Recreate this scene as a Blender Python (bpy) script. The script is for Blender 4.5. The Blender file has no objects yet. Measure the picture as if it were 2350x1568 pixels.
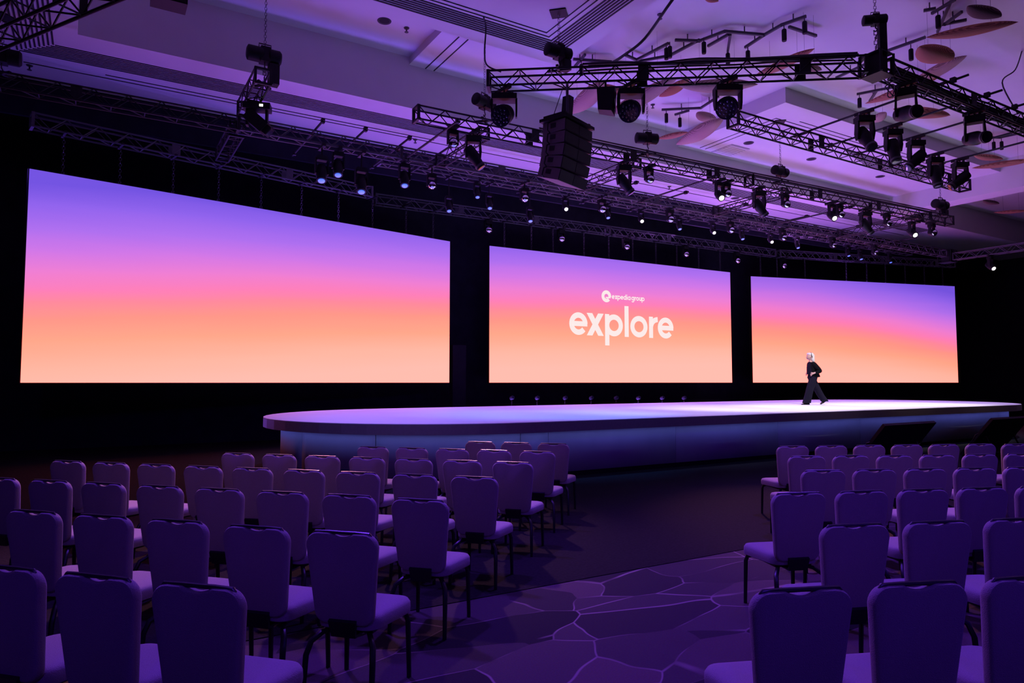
import bpy, bmesh, math, random
from mathutils import Vector, Matrix, Quaternion
random.seed(7)
R = math.radians
scene = bpy.context.scene
col = scene.collection

# ---------------------------------------------------------------- camera
F_PX, HOR, YAW, CAM_H = 1580.0, 878.0, R(31.2), 1.78       # photo frame is 2350 x 1568
PITCH = math.atan((HOR - 784) / F_PX)
cam = bpy.data.objects.new('camera', bpy.data.cameras.new('camera'))
col.objects.link(cam)
cam.data.sensor_width = 36.0
cam.data.lens = F_PX / 2350 * 36.0
cam.data.clip_end = 200
cam.location = (0, 0, CAM_H)
cam.rotation_euler = (math.pi / 2 + PITCH, 0, -YAW)
scene.camera = cam

# ---------------------------------------------------------------- world, view, big lights
world = bpy.data.worlds.new('world'); scene.world = world; world.use_nodes = True
world.node_tree.nodes['Background'].inputs[0].default_value = (0.05, 0.03, 0.2, 1)
world.node_tree.nodes['Background'].inputs[1].default_value = 0.02
vs = scene.view_settings
vs.view_transform = 'Standard'; vs.look = 'None'; vs.exposure = 0.0; vs.gamma = 1.0
vs.use_curve_mapping = False

def aim(o, target):
    d = Vector(target) - o.location
    o.rotation_euler = d.to_track_quat('-Z', 'Y').to_euler()
def area(name, loc, target, sx, sy, power, color, spread=180):
    l = bpy.data.lights.new(name, 'AREA'); l.shape = 'RECTANGLE'; l.size = sx; l.size_y = sy
    l.energy = power; l.color = color; l.spread = R(spread)
    o = bpy.data.objects.new(name, l); col.objects.link(o); o.location = loc; aim(o, target); return o
def spot(name, loc, target, power, color, angle=60, blend=0.6, radius=0.08):
    l = bpy.data.lights.new(name, 'SPOT'); l.energy = power; l.color = color
    l.spot_size = R(angle); l.spot_blend = blend; l.shadow_soft_size = radius
    o = bpy.data.objects.new(name, l); col.objects.link(o); o.location = loc; aim(o, target); return o
# purple uplights standing on the floor between the stage and the screens
CW = 120
for ux_, pw_, uc_ in ((2.5, 1.1, (.18, .08, 1)), (7.5, 2.2, (.22, .09, 1)), (12.5, 2.1, (.32, .13, 1)), (17.5, 2.3, (.38, .15, 1)), (22.5, 2.3, (.40, .15, 1)), (27.5, 1.9, (.40, .14, 1))):
    area('uplight', (ux_, 18.9, .6), (ux_+1.5, 13.5, 10), 4, .4, CW*pw_*.82, uc_, 120)
CW = 30
area('ceiling_wash', (0, 20.0, 6.9), (0, 14.5, 9.6), 9, .5, CW*.8, (.20, .07, 1.0))
area('ceiling_wash', (9, 20.2, 6.9), (9, 14.0, 9.8), 9, .5, CW*1.7, (.26, .09, 1.0))
area('ceiling_wash', (18, 20.2, 6.9), (18, 13.5, 9.8), 9, .5, CW*2.1, (.34, .12, 1.0))
area('ceiling_wash', (27, 19.8, 6.9), (27, 13.0, 9.8), 9, .5, CW*1.7, (.34, .11, 1.0))
area('ceiling_wash', (20, 20.5, 7.9), (14, 5.0, 10.4), 14, .4, 120, (.55, .18, 1.0))
# violet audience washes from overhead and from behind the camera
spot('audience_wash', (-3, -5, 8.2), (1.5, 6.5, 0), 660, (.10, .02, 1.0), 70, .8, .25)
spot('audience_wash', (6, -6, 8.2), (7, 5, 0), 660, (.10, .02, 1.0), 70, .8, .25)
spot('audience_wash', (14, -4, 8.2), (11, 5, 0), 660, (.10, .02, 1.0), 70, .8, .25)
spot('audience_top', (1.5, 8.6, 8.3), (1.0, 5.2, 0), 2200, (.17, .04, 1.0), 75, .8, .2)
spot('audience_top', (5.5, 6.5, 8.3), (5.0, 3.2, 0), 1800, (.17, .04, 1.0), 75, .8, .2)
# pink front-row washes from the open-ended truss
spot('front_row_wash', (2.5, 13.2, 7.4), (.3, 7.6, .4), 2600, (1.0, .36, .62), 32, .8, .15)
spot('front_row_wash', (6.5, 13.2, 7.4), (3.6, 7.8, .4), 1900, (1.0, .40, .75), 32, .8, .15)
spot('front_row_wash', (12.5, 11.5, 7.4), (8.6, 5.6, .4), 2400, (1.0, .34, .50), 34, .8, .15)
spot('audience_top', (11, 6.5, 8.3), (10, 4.0, 0), 2200, (.17, .04, 1.0), 75, .8, .2)

# ---------------------------------------------------------------- photo pixel -> point
_F = Vector((math.sin(YAW)*math.cos(PITCH), math.cos(YAW)*math.cos(PITCH), math.sin(PITCH)))
_R = Vector((math.cos(YAW), -math.sin(YAW), 0))
_U = _R.cross(_F)
CAM = Vector((0, 0, CAM_H))
def ray(x, y): return _F + _R*((x-1175)/F_PX) + _U*((784-y)/F_PX)
def at_z(x, y, z): d = ray(x, y); return CAM + d*((z-CAM_H)/d.z)
def at_y(x, y, Y): d = ray(x, y); return CAM + d*(Y/d.y)
def at_plane(x, y, P, n): d = ray(x, y); return CAM + d*((Vector(P)-CAM).dot(n)/d.dot(n))
def px_per_m(P): return F_PX/((Vector(P)-CAM).dot(_F))

# ---------------------------------------------------------------- materials
def srgb(r, g, b):
    f = lambda c: (c/255/12.92) if c/255 <= .04045 else ((c/255+.055)/1.055)**2.4
    return (f(r), f(g), f(b), 1)
def mat(name, color, rough=.6, metal=0.0, spec=.5, noise=0, bump=0, scale=60, emit=None, estr=0, sheen=0):
    m = bpy.data.materials.new(name); m.use_nodes = True
    nt = m.node_tree; b = nt.nodes['Principled BSDF']
    c = tuple(color[:3])+(1,)
    b.inputs['Base Color'].default_value = c
    b.inputs['Roughness'].default_value = rough; b.inputs['Metallic'].default_value = metal
    b.inputs['Specular IOR Level'].default_value = spec
    if sheen: b.inputs['Sheen Weight'].default_value = sheen
    if emit:
        b.inputs['Emission Color'].default_value = tuple(emit[:3])+(1,)
        b.inputs['Emission Strength'].default_value = estr
    if noise or bump:
        tc = nt.nodes.new('ShaderNodeTexCoord'); n = nt.nodes.new('ShaderNodeTexNoise')
        n.inputs['Scale'].default_value = scale; n.inputs['Detail'].default_value = 4
        nt.links.new(tc.outputs['Object'], n.inputs['Vector'])
        if noise:
            mx = nt.nodes.new('ShaderNodeMix'); mx.data_type = 'RGBA'
            mx.inputs[6].default_value = tuple(v*(1-noise) for v in c[:3])+(1,)
            mx.inputs[7].default_value = tuple(min(1, v*(1+noise)) for v in c[:3])+(1,)
            nt.links.new(n.outputs['Fac'], mx.inputs[0]); nt.links.new(mx.outputs[2], b.inputs['Base Color'])
        if bump:
            bp = nt.nodes.new('ShaderNodeBump'); bp.inputs['Strength'].default_value = bump
            bp.inputs['Distance'].default_value = .02
            nt.links.new(n.outputs['Fac'], bp.inputs['Height']); nt.links.new(bp.outputs[0], b.inputs['Normal'])
    return m
M = {}
M['paint'] = mat('ceiling_paint', (.62, .60, .60), .85, noise=.04, scale=2, spec=.2)
M['drape'] = mat('black_drape', (.020, .018, .032), .95, noise=.4, scale=3, spec=.05)
M['blackcarpet'] = mat('black_carpet', (.016, .016, .016), .95, noise=.5, bump=.4, scale=35, spec=.05)
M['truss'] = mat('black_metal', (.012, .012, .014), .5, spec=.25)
M['truss_far'] = mat('lit_black_metal', (.055, .05, .065), .45, spec=.5, noise=.3, scale=8)  # lighter copy of the black metal: violet light on far trusses put into the colour
M['body'] = mat('black_plastic', (.008, .008, .009), .55, noise=.2, scale=12, spec=.2)
M['bodyg'] = mat('grey_plastic', (.05, .05, .055), .5)
M['silver'] = mat('silver_ring', (.62, .62, .64), .25, metal=.8)
M['lens'] = mat('dark_lens', (.02, .02, .035), .12, spec=.8)
M['chrome'] = mat('glass_ball_lens', (.75, .80, .82), .08, metal=1.0)
M['lamp_white'] = mat('white_lamp', (.9, .9, .9), .3, emit=(1, .93, .86), estr=3)
M['lamp_blue'] = mat('blue_lamp', (.3, .5, .9), .3, emit=(.05, .22, 1), estr=.75)
M['lamp_violet'] = mat('violet_lamp', (.4, .4, .9), .3, emit=(.16, .16, .95), estr=.9)
M['chain'] = mat('steel_chain', (.10, .10, .115), .4, metal=.7)
M['cable'] = mat('black_cable', (.02, .02, .022), .6)
M['fabric'] = mat('chair_fabric', (.34, .31, .30), .95, noise=.25, bump=.35, scale=260, spec=.1, sheen=.15)
M['chairblack'] = mat('chair_black_metal', (.012, .012, .014), .35)
M['handle'] = mat('chair_handle', (.05, .045, .045), .3)
M['monitor'] = mat('monitor_shell', (.008, .009, .009), .55)
M['slot'] = mat('black_slot', (.01, .01, .012), .8)
M['dk'] = mat('dark_trim', (.05, .05, .055), .6)

# ---------------------------------------------------------------- mesh helpers
class MB:
    def __init__(s): s.v = []; s.f = []
    def add(s, vs, fs):
        n = len(s.v); s.v += [tuple(v) for v in vs]; s.f += [tuple(i+n for i in f) for f in fs]; return s
    def box(s, c, d, rot=None):
        c = Vector(c); d = Vector(d)/2; vs = []
        for x in (-1, 1):
            for y in (-1, 1):
                for z in (-1, 1):
                    p = Vector((x*d.x, y*d.y, z*d.z))
                    if rot is not None: p = rot @ p
                    vs.append(c+p)
        return s.add(vs, [(0,1,3,2),(4,6,7,5),(0,4,5,1),(2,3,7,6),(0,2,6,4),(1,5,7,3)])
    def b2(s, lo, hi):
        lo = Vector(lo); hi = Vector(hi); return s.box((lo+hi)/2, hi-lo)
    def path(s, pts, rad, n=8, cap=True):
        pts = [Vector(p) for p in pts]; rs = rad if isinstance(rad, (list, tuple)) else [rad]*len(pts)
        vs = []; fs = []; up = None
        for i, p in enumerate(pts):
            t = (pts[min(i+1, len(pts)-1)]-pts[max(i-1, 0)]).normalized()
            if up is None:
                up = Vector((0,0,1)) if abs(t.z) < .9 else Vector((1,0,0))
            a = t.cross(up).normalized(); b = a.cross(t).normalized(); up = b
            for k in range(n):
                w = 2*math.pi*k/n; vs.append(p+(a*math.cos(w)+b*math.sin(w))*rs[i])
        for i in range(len(pts)-1):
            for k in range(n):
                fs.append((i*n+k, i*n+(k+1)%n, (i+1)*n+(k+1)%n, (i+1)*n+k))
        if cap:
            fs.append(tuple(range(n))[::-1]); m = (len(pts)-1)*n; fs.append(tuple(range(m, m+n)))
        return s.add(vs, fs)
    def lathe(s, prof, n=16, mtx=None):          # prof: (radius, z)
        vs = []; fs = []
        for r, z in prof:
            for k in range(n):
                w = 2*math.pi*k/n; p = Vector((r*math.cos(w), r*math.sin(w), z))
                vs.append(mtx @ p if mtx else p)
        for i in range(len(prof)-1):
            for k in range(n):
                fs.append((i*n+k, i*n+(k+1)%n, (i+1)*n+(k+1)%n, (i+1)*n+k))
        fs.append(tuple(range(n))[::-1]); m = (len(prof)-1)*n; fs.append(tuple(range(m, m+n)))
        return s.add(vs, fs)
    def loops(s, ls, closed_ends=True):          # list of equal-length point loops
        n = len(ls[0]); vs = [p for l in ls for p in l]; fs = []
        for i in range(len(ls)-1):
            for k in range(n):
                fs.append((i*n+k, i*n+(k+1)%n, (i+1)*n+(k+1)%n, (i+1)*n+k))
        if closed_ends:
            fs.append(tuple(range(n))[::-1]); m = (len(ls)-1)*n; fs.append(tuple(range(m, m+n)))
        return s.add(vs, fs)
    def mesh(s, name, m, smooth=False):
        me = bpy.data.meshes.new(name); me.from_pydata(s.v, [], s.f); me.validate(); me.update()
        bm = bmesh.new(); bm.from_mesh(me); bmesh.ops.recalc_face_normals(bm, faces=bm.faces); bm.to_mesh(me); bm.free()
        if m: me.materials.append(m)
        if smooth:
            me.polygons.foreach_set('use_smooth', [True]*len(me.polygons))
            try: me.set_sharp_from_angle(angle=R(40))
            except Exception: pass
        return me
    def build(s, name, m, parent=None, smooth=False, loc=None, rot=None):
        return obj(name, s.mesh(name, m, smooth), parent, loc, rot)
def obj(name, me, parent=None, loc=None, rot=None):
    o = bpy.data.objects.new(name, me); col.objects.link(o)
    if parent: o.parent = parent
    if loc is not None: o.location = loc
    if rot is not None:
        if isinstance(rot, Quaternion): o.rotation_mode = 'QUATERNION'; o.rotation_quaternion = rot
        else: o.rotation_euler = rot
    return o
def tag(o, label=None, cat=None, group=None, kind=None):
    if label: o['label'] = label
    if cat: o['category'] = cat
    if group: o['group'] = group
    if kind: o['kind'] = kind
    return o
def empty(name, loc, rz=0, label=None, cat=None, group=None):
    o = bpy.data.objects.new(name, None); col.objects.link(o); o.empty_display_size = .1
    o.location = loc; o.rotation_euler = (0, 0, rz); return tag(o, label, cat, group)
def copy_tree(o, parent=None):
    c = o.copy(); col.objects.link(c); c.parent = parent
    for ch in list(o.children):
        if not ch.name.startswith(('hanger', 'clamp_bar')): copy_tree(ch, c)      # each hanging light gets its own hanger
    return c
ORD = ['zeroth','first','second','third','fourth','fifth','sixth','seventh','eighth','ninth','tenth','eleventh','twelfth']
# ================================================================ the room
Z0, Z1, Z2, Z3 = 9.05, 10.43, 10.22, 9.77            # soffit and recess levels
YA, XL = 16.68, -.52
# patterned carpet
def carpet_material():
    m = bpy.data.materials.new('patterned_carpet'); m.use_nodes = True; nt = m.node_tree; N = nt.nodes; L = nt.links
    b = N['Principled BSDF']; b.inputs['Roughness'].default_value = .95; b.inputs['Specular IOR Level'].default_value = .08
    tc = N.new('ShaderNodeTexCoord'); mp = N.new('ShaderNodeMapping'); mp.inputs['Rotation'].default_value = (0, 0, R(-12))
    mp.inputs['Scale'].default_value = (.75, 1.5, 1)
    L.new(tc.outputs['Object'], mp.inputs['Vector'])
    nz = N.new('ShaderNodeTexNoise'); nz.inputs['Scale'].default_value = .9; nz.inputs['Detail'].default_value = 2
    L.new(mp.outputs[0], nz.inputs['Vector'])
    add = N.new('ShaderNodeVectorMath'); add.operation = 'MULTIPLY_ADD'; add.inputs[1].default_value = (.45, .45, 0)
    L.new(nz.outputs['Color'], add.inputs[0]); L.new(mp.outputs[0], add.inputs[2])
    v1 = N.new('ShaderNodeTexVoronoi'); v1.feature = 'DISTANCE_TO_EDGE'; v1.inputs['Scale'].default_value = 1.5
    v2 = N.new('ShaderNodeTexVoronoi'); v2.feature = 'F1'; v2.inputs['Scale'].default_value = 1.5
    L.new(add.outputs[0], v1.inputs['Vector']); L.new(add.outputs[0], v2.inputs['Vector'])
    ln = N.new('ShaderNodeMapRange'); ln.inputs['From Min'].default_value = .004; ln.inputs['From Max'].default_value = .013
    ln.inputs['To Min'].default_value = 1; ln.inputs['To Max'].default_value = 0
    L.new(v1.outputs['Distance'], ln.inputs['Value'])
    nm = N.new('ShaderNodeTexNoise'); nm.inputs['Scale'].default_value = 1.3
    L.new(tc.outputs['Object'], nm.inputs['Vector'])
    mr = N.new('ShaderNodeMapRange'); mr.inputs['From Min'].default_value = .42; mr.inputs['From Max'].default_value = .58
    L.new(nm.outputs['Fac'], mr.inputs['Value'])
    mu = N.new('ShaderNodeMath'); mu.operation = 'MULTIPLY'; L.new(ln.outputs[0], mu.inputs[0]); L.new(mr.outputs[0], mu.inputs[1])
    sep = N.new('ShaderNodeSeparateColor'); L.new(v2.outputs['Color'], sep.inputs[0])
    cr = N.new('ShaderNodeValToRGB'); e = cr.color_ramp.elements
    e[0].position = 0; e[0].color = (.035, .032, .036, 1); e[1].position = 1; e[1].color = (.16, .115, .11, 1)
    x = e.new(.4); x.color = (.08, .066, .068, 1); x = e.new(.75); x.color = (.115, .09, .09, 1)
    L.new(sep.outputs[0], cr.inputs[0])
    n2 = N.new('ShaderNodeTexNoise'); n2.inputs['Scale'].default_value = 90; L.new(tc.outputs['Object'], n2.inputs['Vector'])
    mx = N.new('ShaderNodeMix'); mx.data_type = 'RGBA'; mx.blend_type = 'MULTIPLY'; mx.inputs[0].default_value = .5
    L.new(cr.outputs[0], mx.inputs[6]); L.new(n2.outputs['Color'], mx.inputs[7])
    m2 = N.new('ShaderNodeMix'); m2.data_type = 'RGBA'; m2.inputs[7].default_value = (.27, .21, .205, 1)
    L.new(mu.outputs[0], m2.inputs[0]); L.new(mx.outputs[2], m2.inputs[6]); L.new(m2.outputs[2], b.inputs['Base Color'])
    bp = N.new('ShaderNodeBump'); bp.inputs['Strength'].default_value = .25; bp.inputs['Distance'].default_value = .01
    L.new(n2.outputs['Fac'], bp.inputs['Height']); L.new(bp.outputs[0], b.inputs['Normal'])
    return m
M['carpet'] = carpet_material()
XW0, XW1, YW0, YW1 = -13.0, 46.0, -12.0, 22.2
tag(MB().b2((XW0, YW0, -.2), (XW1, YW1, 0)).build('floor', M['carpet']), 'patterned carpet floor', kind='structure')
tag(MB().b2((XW0+.1, 5.1, 0), (XW1-.1, YW1-.1, .006)).build('black_carpet', M['blackcarpet']),
    'plain black carpet laid from the patterned carpet up to the stage', 'carpet')
tag(MB().b2((XW0, YW1, 0), (XW1, YW1+.3, 11.2)).build('wall_back', M['drape']), kind='structure')
tag(MB().b2((XW0-.3, YW0, 0), (XW0, YW1, 11.2)).build('wall_left', M['drape']), kind='structure')
tag(MB().b2((XW1, YW0, 0), (XW1+.3, YW1, 11.2)).build('wall_right', M['drape']), kind='structure')
tag(MB().b2((XW0, YW0-.3, 0), (XW1, YW0, 11.2)).build('wall_front', M['drape']), kind='structure')
tag(MB().b2((XW0+.05, 19.8, 8.15), (XW1-.05, 19.9, Z0)).build('shade_band', M['drape']), 'long black band added over the screens to stand for the unlit ceiling', 'drape')  # added band: covers the lit ceiling beyond so that it reads as dark
# stepped ceiling: soffit slabs hang lower, recess slabs higher
c = MB()
XB, YB = 8.95, 12.63          # corner of the near soffit
XS, YS = 16.65, 12.4          # corner of the dropped panel
XR = 29.2                     # cross beam
T = 11.2
c.b2((XW0, YA, Z0), (XW1, YW1, T)); c.b2((XW0, YW0, Z0), (XL, YA, T))
c.b2((XL, YW0, Z0), (XB, YB, T))
c.b2((XL, YB, Z1), (6.9, YA, T)); c.b2((6.9, YB, Z2), (XS, YA, T)); c.b2((XB, YW0, Z2), (XS, YB, T))
c.b2((XS, YW0, Z2), (XR, YS, T)); c.b2((XS, YS, Z3), (XR, YA, T))
c.b2((XR, YW0, Z0), (XR+.9, YA, T)); c.b2((XR+.9, YW0, Z2), (XW1, YA, T))
tag(c.build('ceiling', M['paint']), kind='structure')
def ceil_z(x, y):                                # underside of the ceiling above a point
    if y >= YA or x <= XL or (x <= XB and y <= YB): return Z0
    if x >= XR: return Z0 if x <= XR+.9 else Z2
    if y >= YB and x <= 6.9: return Z1
    return Z3 if x >= XS and y >= YS else Z2
# linear slot diffusers in the soffits: every slot a dark strip set into a shallow frame
def slots(label, runs, z):
    t = empty('slot_diffuser', (runs[0][0], runs[0][1], z), 0, label, 'air diffuser')
    for x0, y0, x1, y1 in runs:
        o = t.location
        MB().b2((min(x0,x1)-o.x, min(y0,y1)-o.y, -.012), (max(x0,x1)-o.x, max(y0,y1)-o.y, 0)).build('slot', M['slot'], t)
    return t
w = .035
ys = [17.45+.085*i for i in range(9)]
slots('long slatted slot diffuser in the far soffit above the screens', [(-.95-.085*i, y, 34, y+w) for i, y in enumerate(ys)], Z0)
slots('pair of thin slots beyond the far slatted diffuser', [(0, 18.55, 8.5, 18.58), (-1.6, 18.75, 34, 18.78)], Z0)
slots('slatted slot diffuser running along the side soffit', [(-1.0-.085*i, 4, -1.0-.085*i+w, y) for i, y in enumerate(ys)], Z0)
slots('pair of thin slots beside the side soffit diffuser', [(-2.0, 4, -1.97, 18.5), (-2.2, 4, -2.17, 18.7)], Z0)
Yo, Yi, Yt = at_z(1103, 73, Z0).y, at_z(1103, 44, Z0).y, at_z(1103, 36, Z0).y
Xo, Xi, Xt = at_z(1454, 0, Z0).x, at_z(1392, 0, Z0).x, at_z(1372, 0, Z0).x
rows = [Yo+(Yi-Yo)*i/6 for i in range(7)]; colx = [Xo+(Xi-Xo)*i/6 for i in range(7)]
slots('slatted slot diffuser along the near soffit', [(-.3, y-.035, colx[i], y) for i, y in enumerate(rows)] + [(-.3, Yt-.02, Xt, Yt), (-.3, Yt-.14, Xt-.14, Yt-.12)], Z0)
slots('slatted slot diffuser turning the near soffit corner', [(colx[i]-.035, 2, colx[i], y) for i, y in enumerate(rows)] + [(Xt-.02, 2, Xt, Yt), (Xt-.16, 2, Xt-.14, Yt-.12)], Z0)
slots('two thin slots on the step between ceiling recesses', [(7.35, YB+.02, 7.38, YA-.02), (7.6, YB+.02, 7.63, YA-.02)], Z2)
slots('thin slots framing the dropped ceiling panel', [(XS+.75, YS+.9, XS+.77, YA-.3), (XS+1.0, YS+1.15, XS+1.02, YA-.3), (XS+.75, YS+.9, XR-.9, YS+.92), (XS+1.0, YS+1.15, XR-1.1, YS+1.17), (XS+1.6, YS+.7, XR-1.1, YS+.72)], Z3)
slots('slatted slot diffuser along the cross beam end', [(XS+5+.3*i, YS+1.5+.085*i, XR-1.6, YS+1.5+.085*i+w) for i in range(8)], Z3)
# downlights and sprinklers in the ceiling
def downlight(x, y, z, lab):
    P = at_z(x, y, z)
    t = empty('downlight', P, 0, lab, 'downlight', 'recessed ceiling downlights')
    MB().lathe([(.13, .0), (.16, -.015), (.17, 0), (.13, .02)], 20).build('ring', M['dk'], t, True)
    MB().lathe([(.125, -.004), (.06, .0)], 20).build('opening', M['slot'], t)
dn_ = 'round downlight in the dropped ceiling panel, %s from the square vent'
for x, y, z, lab in ((882, 48, Z1, 'round black downlight in the recess beside the near soffit'), (1718, 328, Z3, dn_ % 'first'), (1862, 365, Z3, dn_ % 'second'), (2020, 405, Z3, dn_ % 'third'), (2170, 441, Z3, dn_ % 'fourth'), (1687, 455, Z0, 'round black downlight in the far soffit over the screens')): downlight(x, y, z, lab)
def sprinkler(x, y, z):
    P = at_z(x, y, z)
    t = empty('sprinkler', P, 0, 'small fire sprinkler head on the ceiling', 'sprinkler', 'ceiling sprinklers')
    MB().lathe([(.07, 0), (.06, -.02), (.02, -.03)], 12).build('escutcheon', M['dk'], t)
    MB().lathe([(.018, -.02), (.018, -.1), (.05, -.105), (.05, -.112)], 10).build('head', M['dk'], t)
for x, y, z in ((933, 64, Z1), (68, 150, Z0), (953, 320, Z0), (1498, 240, Z2), (1536, 428, Z0), (1515, 33, Z2)): sprinkler(x, y, z)
M['ventp'] = mat('vent_grey', (.42, .41, .42), .8)
P = at_z(1676, 345, Z3)
t = empty('air_vent', P, 0, 'square white air vent panel in the dropped ceiling', 'air vent')
MB().box((0, 0, -.01), (.9, .9, .02)).build('panel', M['ventp'], t)
for i in range(7): MB().box((0, -.36+.12*i, -.025), (.84, .09, .012)).build('louvre', M['paint'], t)

# ================================================================ LED screens
SCR = [((-1.38, 18.48), (10.14, 20.79)), ((11.66, 20.74), (23.40, 20.41)), ((25.09, 20.69), (36.34, 17.64))]
SZ0, SZ1 = 1.775, 6.54
SH = SZ1-SZ0
RAMP = [(0.0, (255,190,176)), (.12, (255,184,164)), (.25, (255,168,140)), (.36, (255,152,138)), (.44, (255,138,158)), (.5, (255,128,186)),
        (.585, (240,127,212)), (.685, (210,120,232)), (.785, (176,112,240)), (.895, (146,100,238)), (1.0, (116,84,226))]
def screen_material(name, Wd, p, tint):
    m = bpy.data.materials.new(name); m.use_nodes = True; nt = m.node_tree; N = nt.nodes; L = nt.links
    for n in list(N): N.remove(n)
    out = N.new('ShaderNodeOutputMaterial'); em = N.new('ShaderNodeEmission'); L.new(em.outputs[0], out.inputs[0])
    tc = N.new('ShaderNodeTexCoord'); sx = N.new('ShaderNodeSeparateXYZ'); L.new(tc.outputs['Object'], sx.inputs[0])
    def mth(op, a, b_):
        n = N.new('ShaderNodeMath'); n.operation = op
        for i, v in enumerate((a, b_)):
            if isinstance(v, (int, float)): n.inputs[i].default_value = v
            else: L.new(v, n.inputs[i])
        return n.outputs[0]
    u = mth('DIVIDE', sx.outputs[0], Wd); v = mth('DIVIDE', sx.outputs[2], SH)
    pv = mth('ADD', mth('ADD', p[0], mth('MULTIPLY', u, p[1])), mth('MULTIPLY', mth('MULTIPLY', u, u), p[2]))
    nz = N.new('ShaderNodeTexNoise'); nz.inputs['Scale'].default_value = 1.0; nz.inputs['Detail'].default_value = 3
    mp = N.new('ShaderNodeMapping'); mp.inputs['Scale'].default_value = (.12, .12, 1.6); L.new(tc.outputs['Object'], mp.inputs[0]); L.new(mp.outputs[0], nz.inputs['Vector'])
    wob = mth('MULTIPLY', mth('SUBTRACT', nz.outputs['Fac'], .5), .07)
    t_ = mth('ADD', mth('ADD', mth('SUBTRACT', v, pv), .5), wob)
    cr = N.new('ShaderNodeValToRGB'); e = cr.color_ramp.elements
    e[0].position, e[0].color = RAMP[0][0], srgb(*RAMP[0][1]); e[1].position, e[1].color = RAMP[-1][0], srgb(*RAMP[-1][1])
    for q, k in RAMP[1:-1]: x = e.new(q); x.color = srgb(*k)
    L.new(t_, cr.inputs[0])
    mx = N.new('ShaderNodeMix'); mx.data_type = 'RGBA'; mx.blend_type = 'MULTIPLY'; mx.inputs[0].default_value = 1; mx.inputs[7].default_value = tuple(tint)+(1,)
    # the red diodes run far past what the camera records in the pink and orange part of the picture
    hg = N.new('ShaderNodeMapRange'); hg.inputs['From Min'].default_value = .48; hg.inputs['From Max'].default_value = .28
    hg.inputs['To Min'].default_value = 1.0; hg.inputs['To Max'].default_value = 2.4; L.new(t_, hg.inputs['Value'])
    L.new(cr.outputs[0], mx.inputs[6]); sc_ = N.new('ShaderNodeSeparateColor'); cc_ = N.new('ShaderNodeCombineColor'); L.new(mx.outputs[2], sc_.inputs[0])
    L.new(mth('MULTIPLY', sc_.outputs[0], hg.outputs[0]), cc_.inputs[0]); L.new(sc_.outputs[1], cc_.inputs[1]); L.new(sc_.outputs[2], cc_.inputs[2])
    L.new(cc_.outputs[0], em.inputs[0]); em.inputs[1].default_value = 1.0
    return m
sl = ['wide glowing sunset gradient screen beside the rounded stage end, without lettering', 'glowing sunset gradient screen showing the white explore lettering',
      'glowing sunset gradient screen behind the walking presenter, without lettering']
curves = [(.43, .24, -.06), (.60, .10, -.04), (.63, -.06, -.15)]
screens = []
for i, ((ax, ay), (bx, by)) in enumerate(SCR):
    A = Vector((ax, ay, SZ0)); B = Vector((bx, by, SZ0)); Wd = (B-A).length; rz = math.atan2(by-ay, bx-ax)
    t = empty('led_screen', A, rz, sl[i], 'screen')
    MB().b2((0, 0, 0), (Wd, .03, SH)).build('display', screen_material('sunset_display_%d' % i, Wd, curves[i], [(1,1,1),(1,1,1),(1,.96,.95)][i]), t)
    MB().b2((-.02, .031, -.02), (Wd+.02, .16, SH+.02)).build('back_frame', M['body'], t)
    screens.append((t, A, Wd, rz))
# lettering on the middle screen, drawn as strokes
t, A, Wd, rz = screens[1]
nrm = Vector((math.sin(rz), -math.cos(rz), 0)); ux = Vector((math.cos(rz), math.sin(rz), 0))
def loc2(x, y):
    P = at_plane(x, y, A, nrm); return (P-A).dot(ux), P.z-SZ0
def strip(mb, pts, hw, closed=False, y=-.012):
    n = len(pts); vs = []
    for i, (px_, pz) in enumerate(pts):
        a = pts[(i-1) % n if closed else max(i-1, 0)]; b = pts[(i+1) % n if closed else min(i+1, n-1)]
        dx, dz = b[0]-a[0], b[1]-a[1]; l = math.hypot(dx, dz) or 1
        vs += [(px_-dz/l*hw, y, pz+dx/l*hw), (px_+dz/l*hw, y, pz-dx/l*hw)]
    m_ = n if closed else n-1
    mb.add(vs, [(2*i, 2*i+1, (2*i+3) % (2*n), (2*i+2) % (2*n)) for i in range(m_)])
def arc(cx, cz, rx, rz_, a0, a1, n=28):
    return [(cx+rx*math.cos(R(a0+(a1-a0)*i/n)), cz+rz_*math.sin(R(a0+(a1-a0)*i/n))) for i in range(n+1)]
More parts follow.
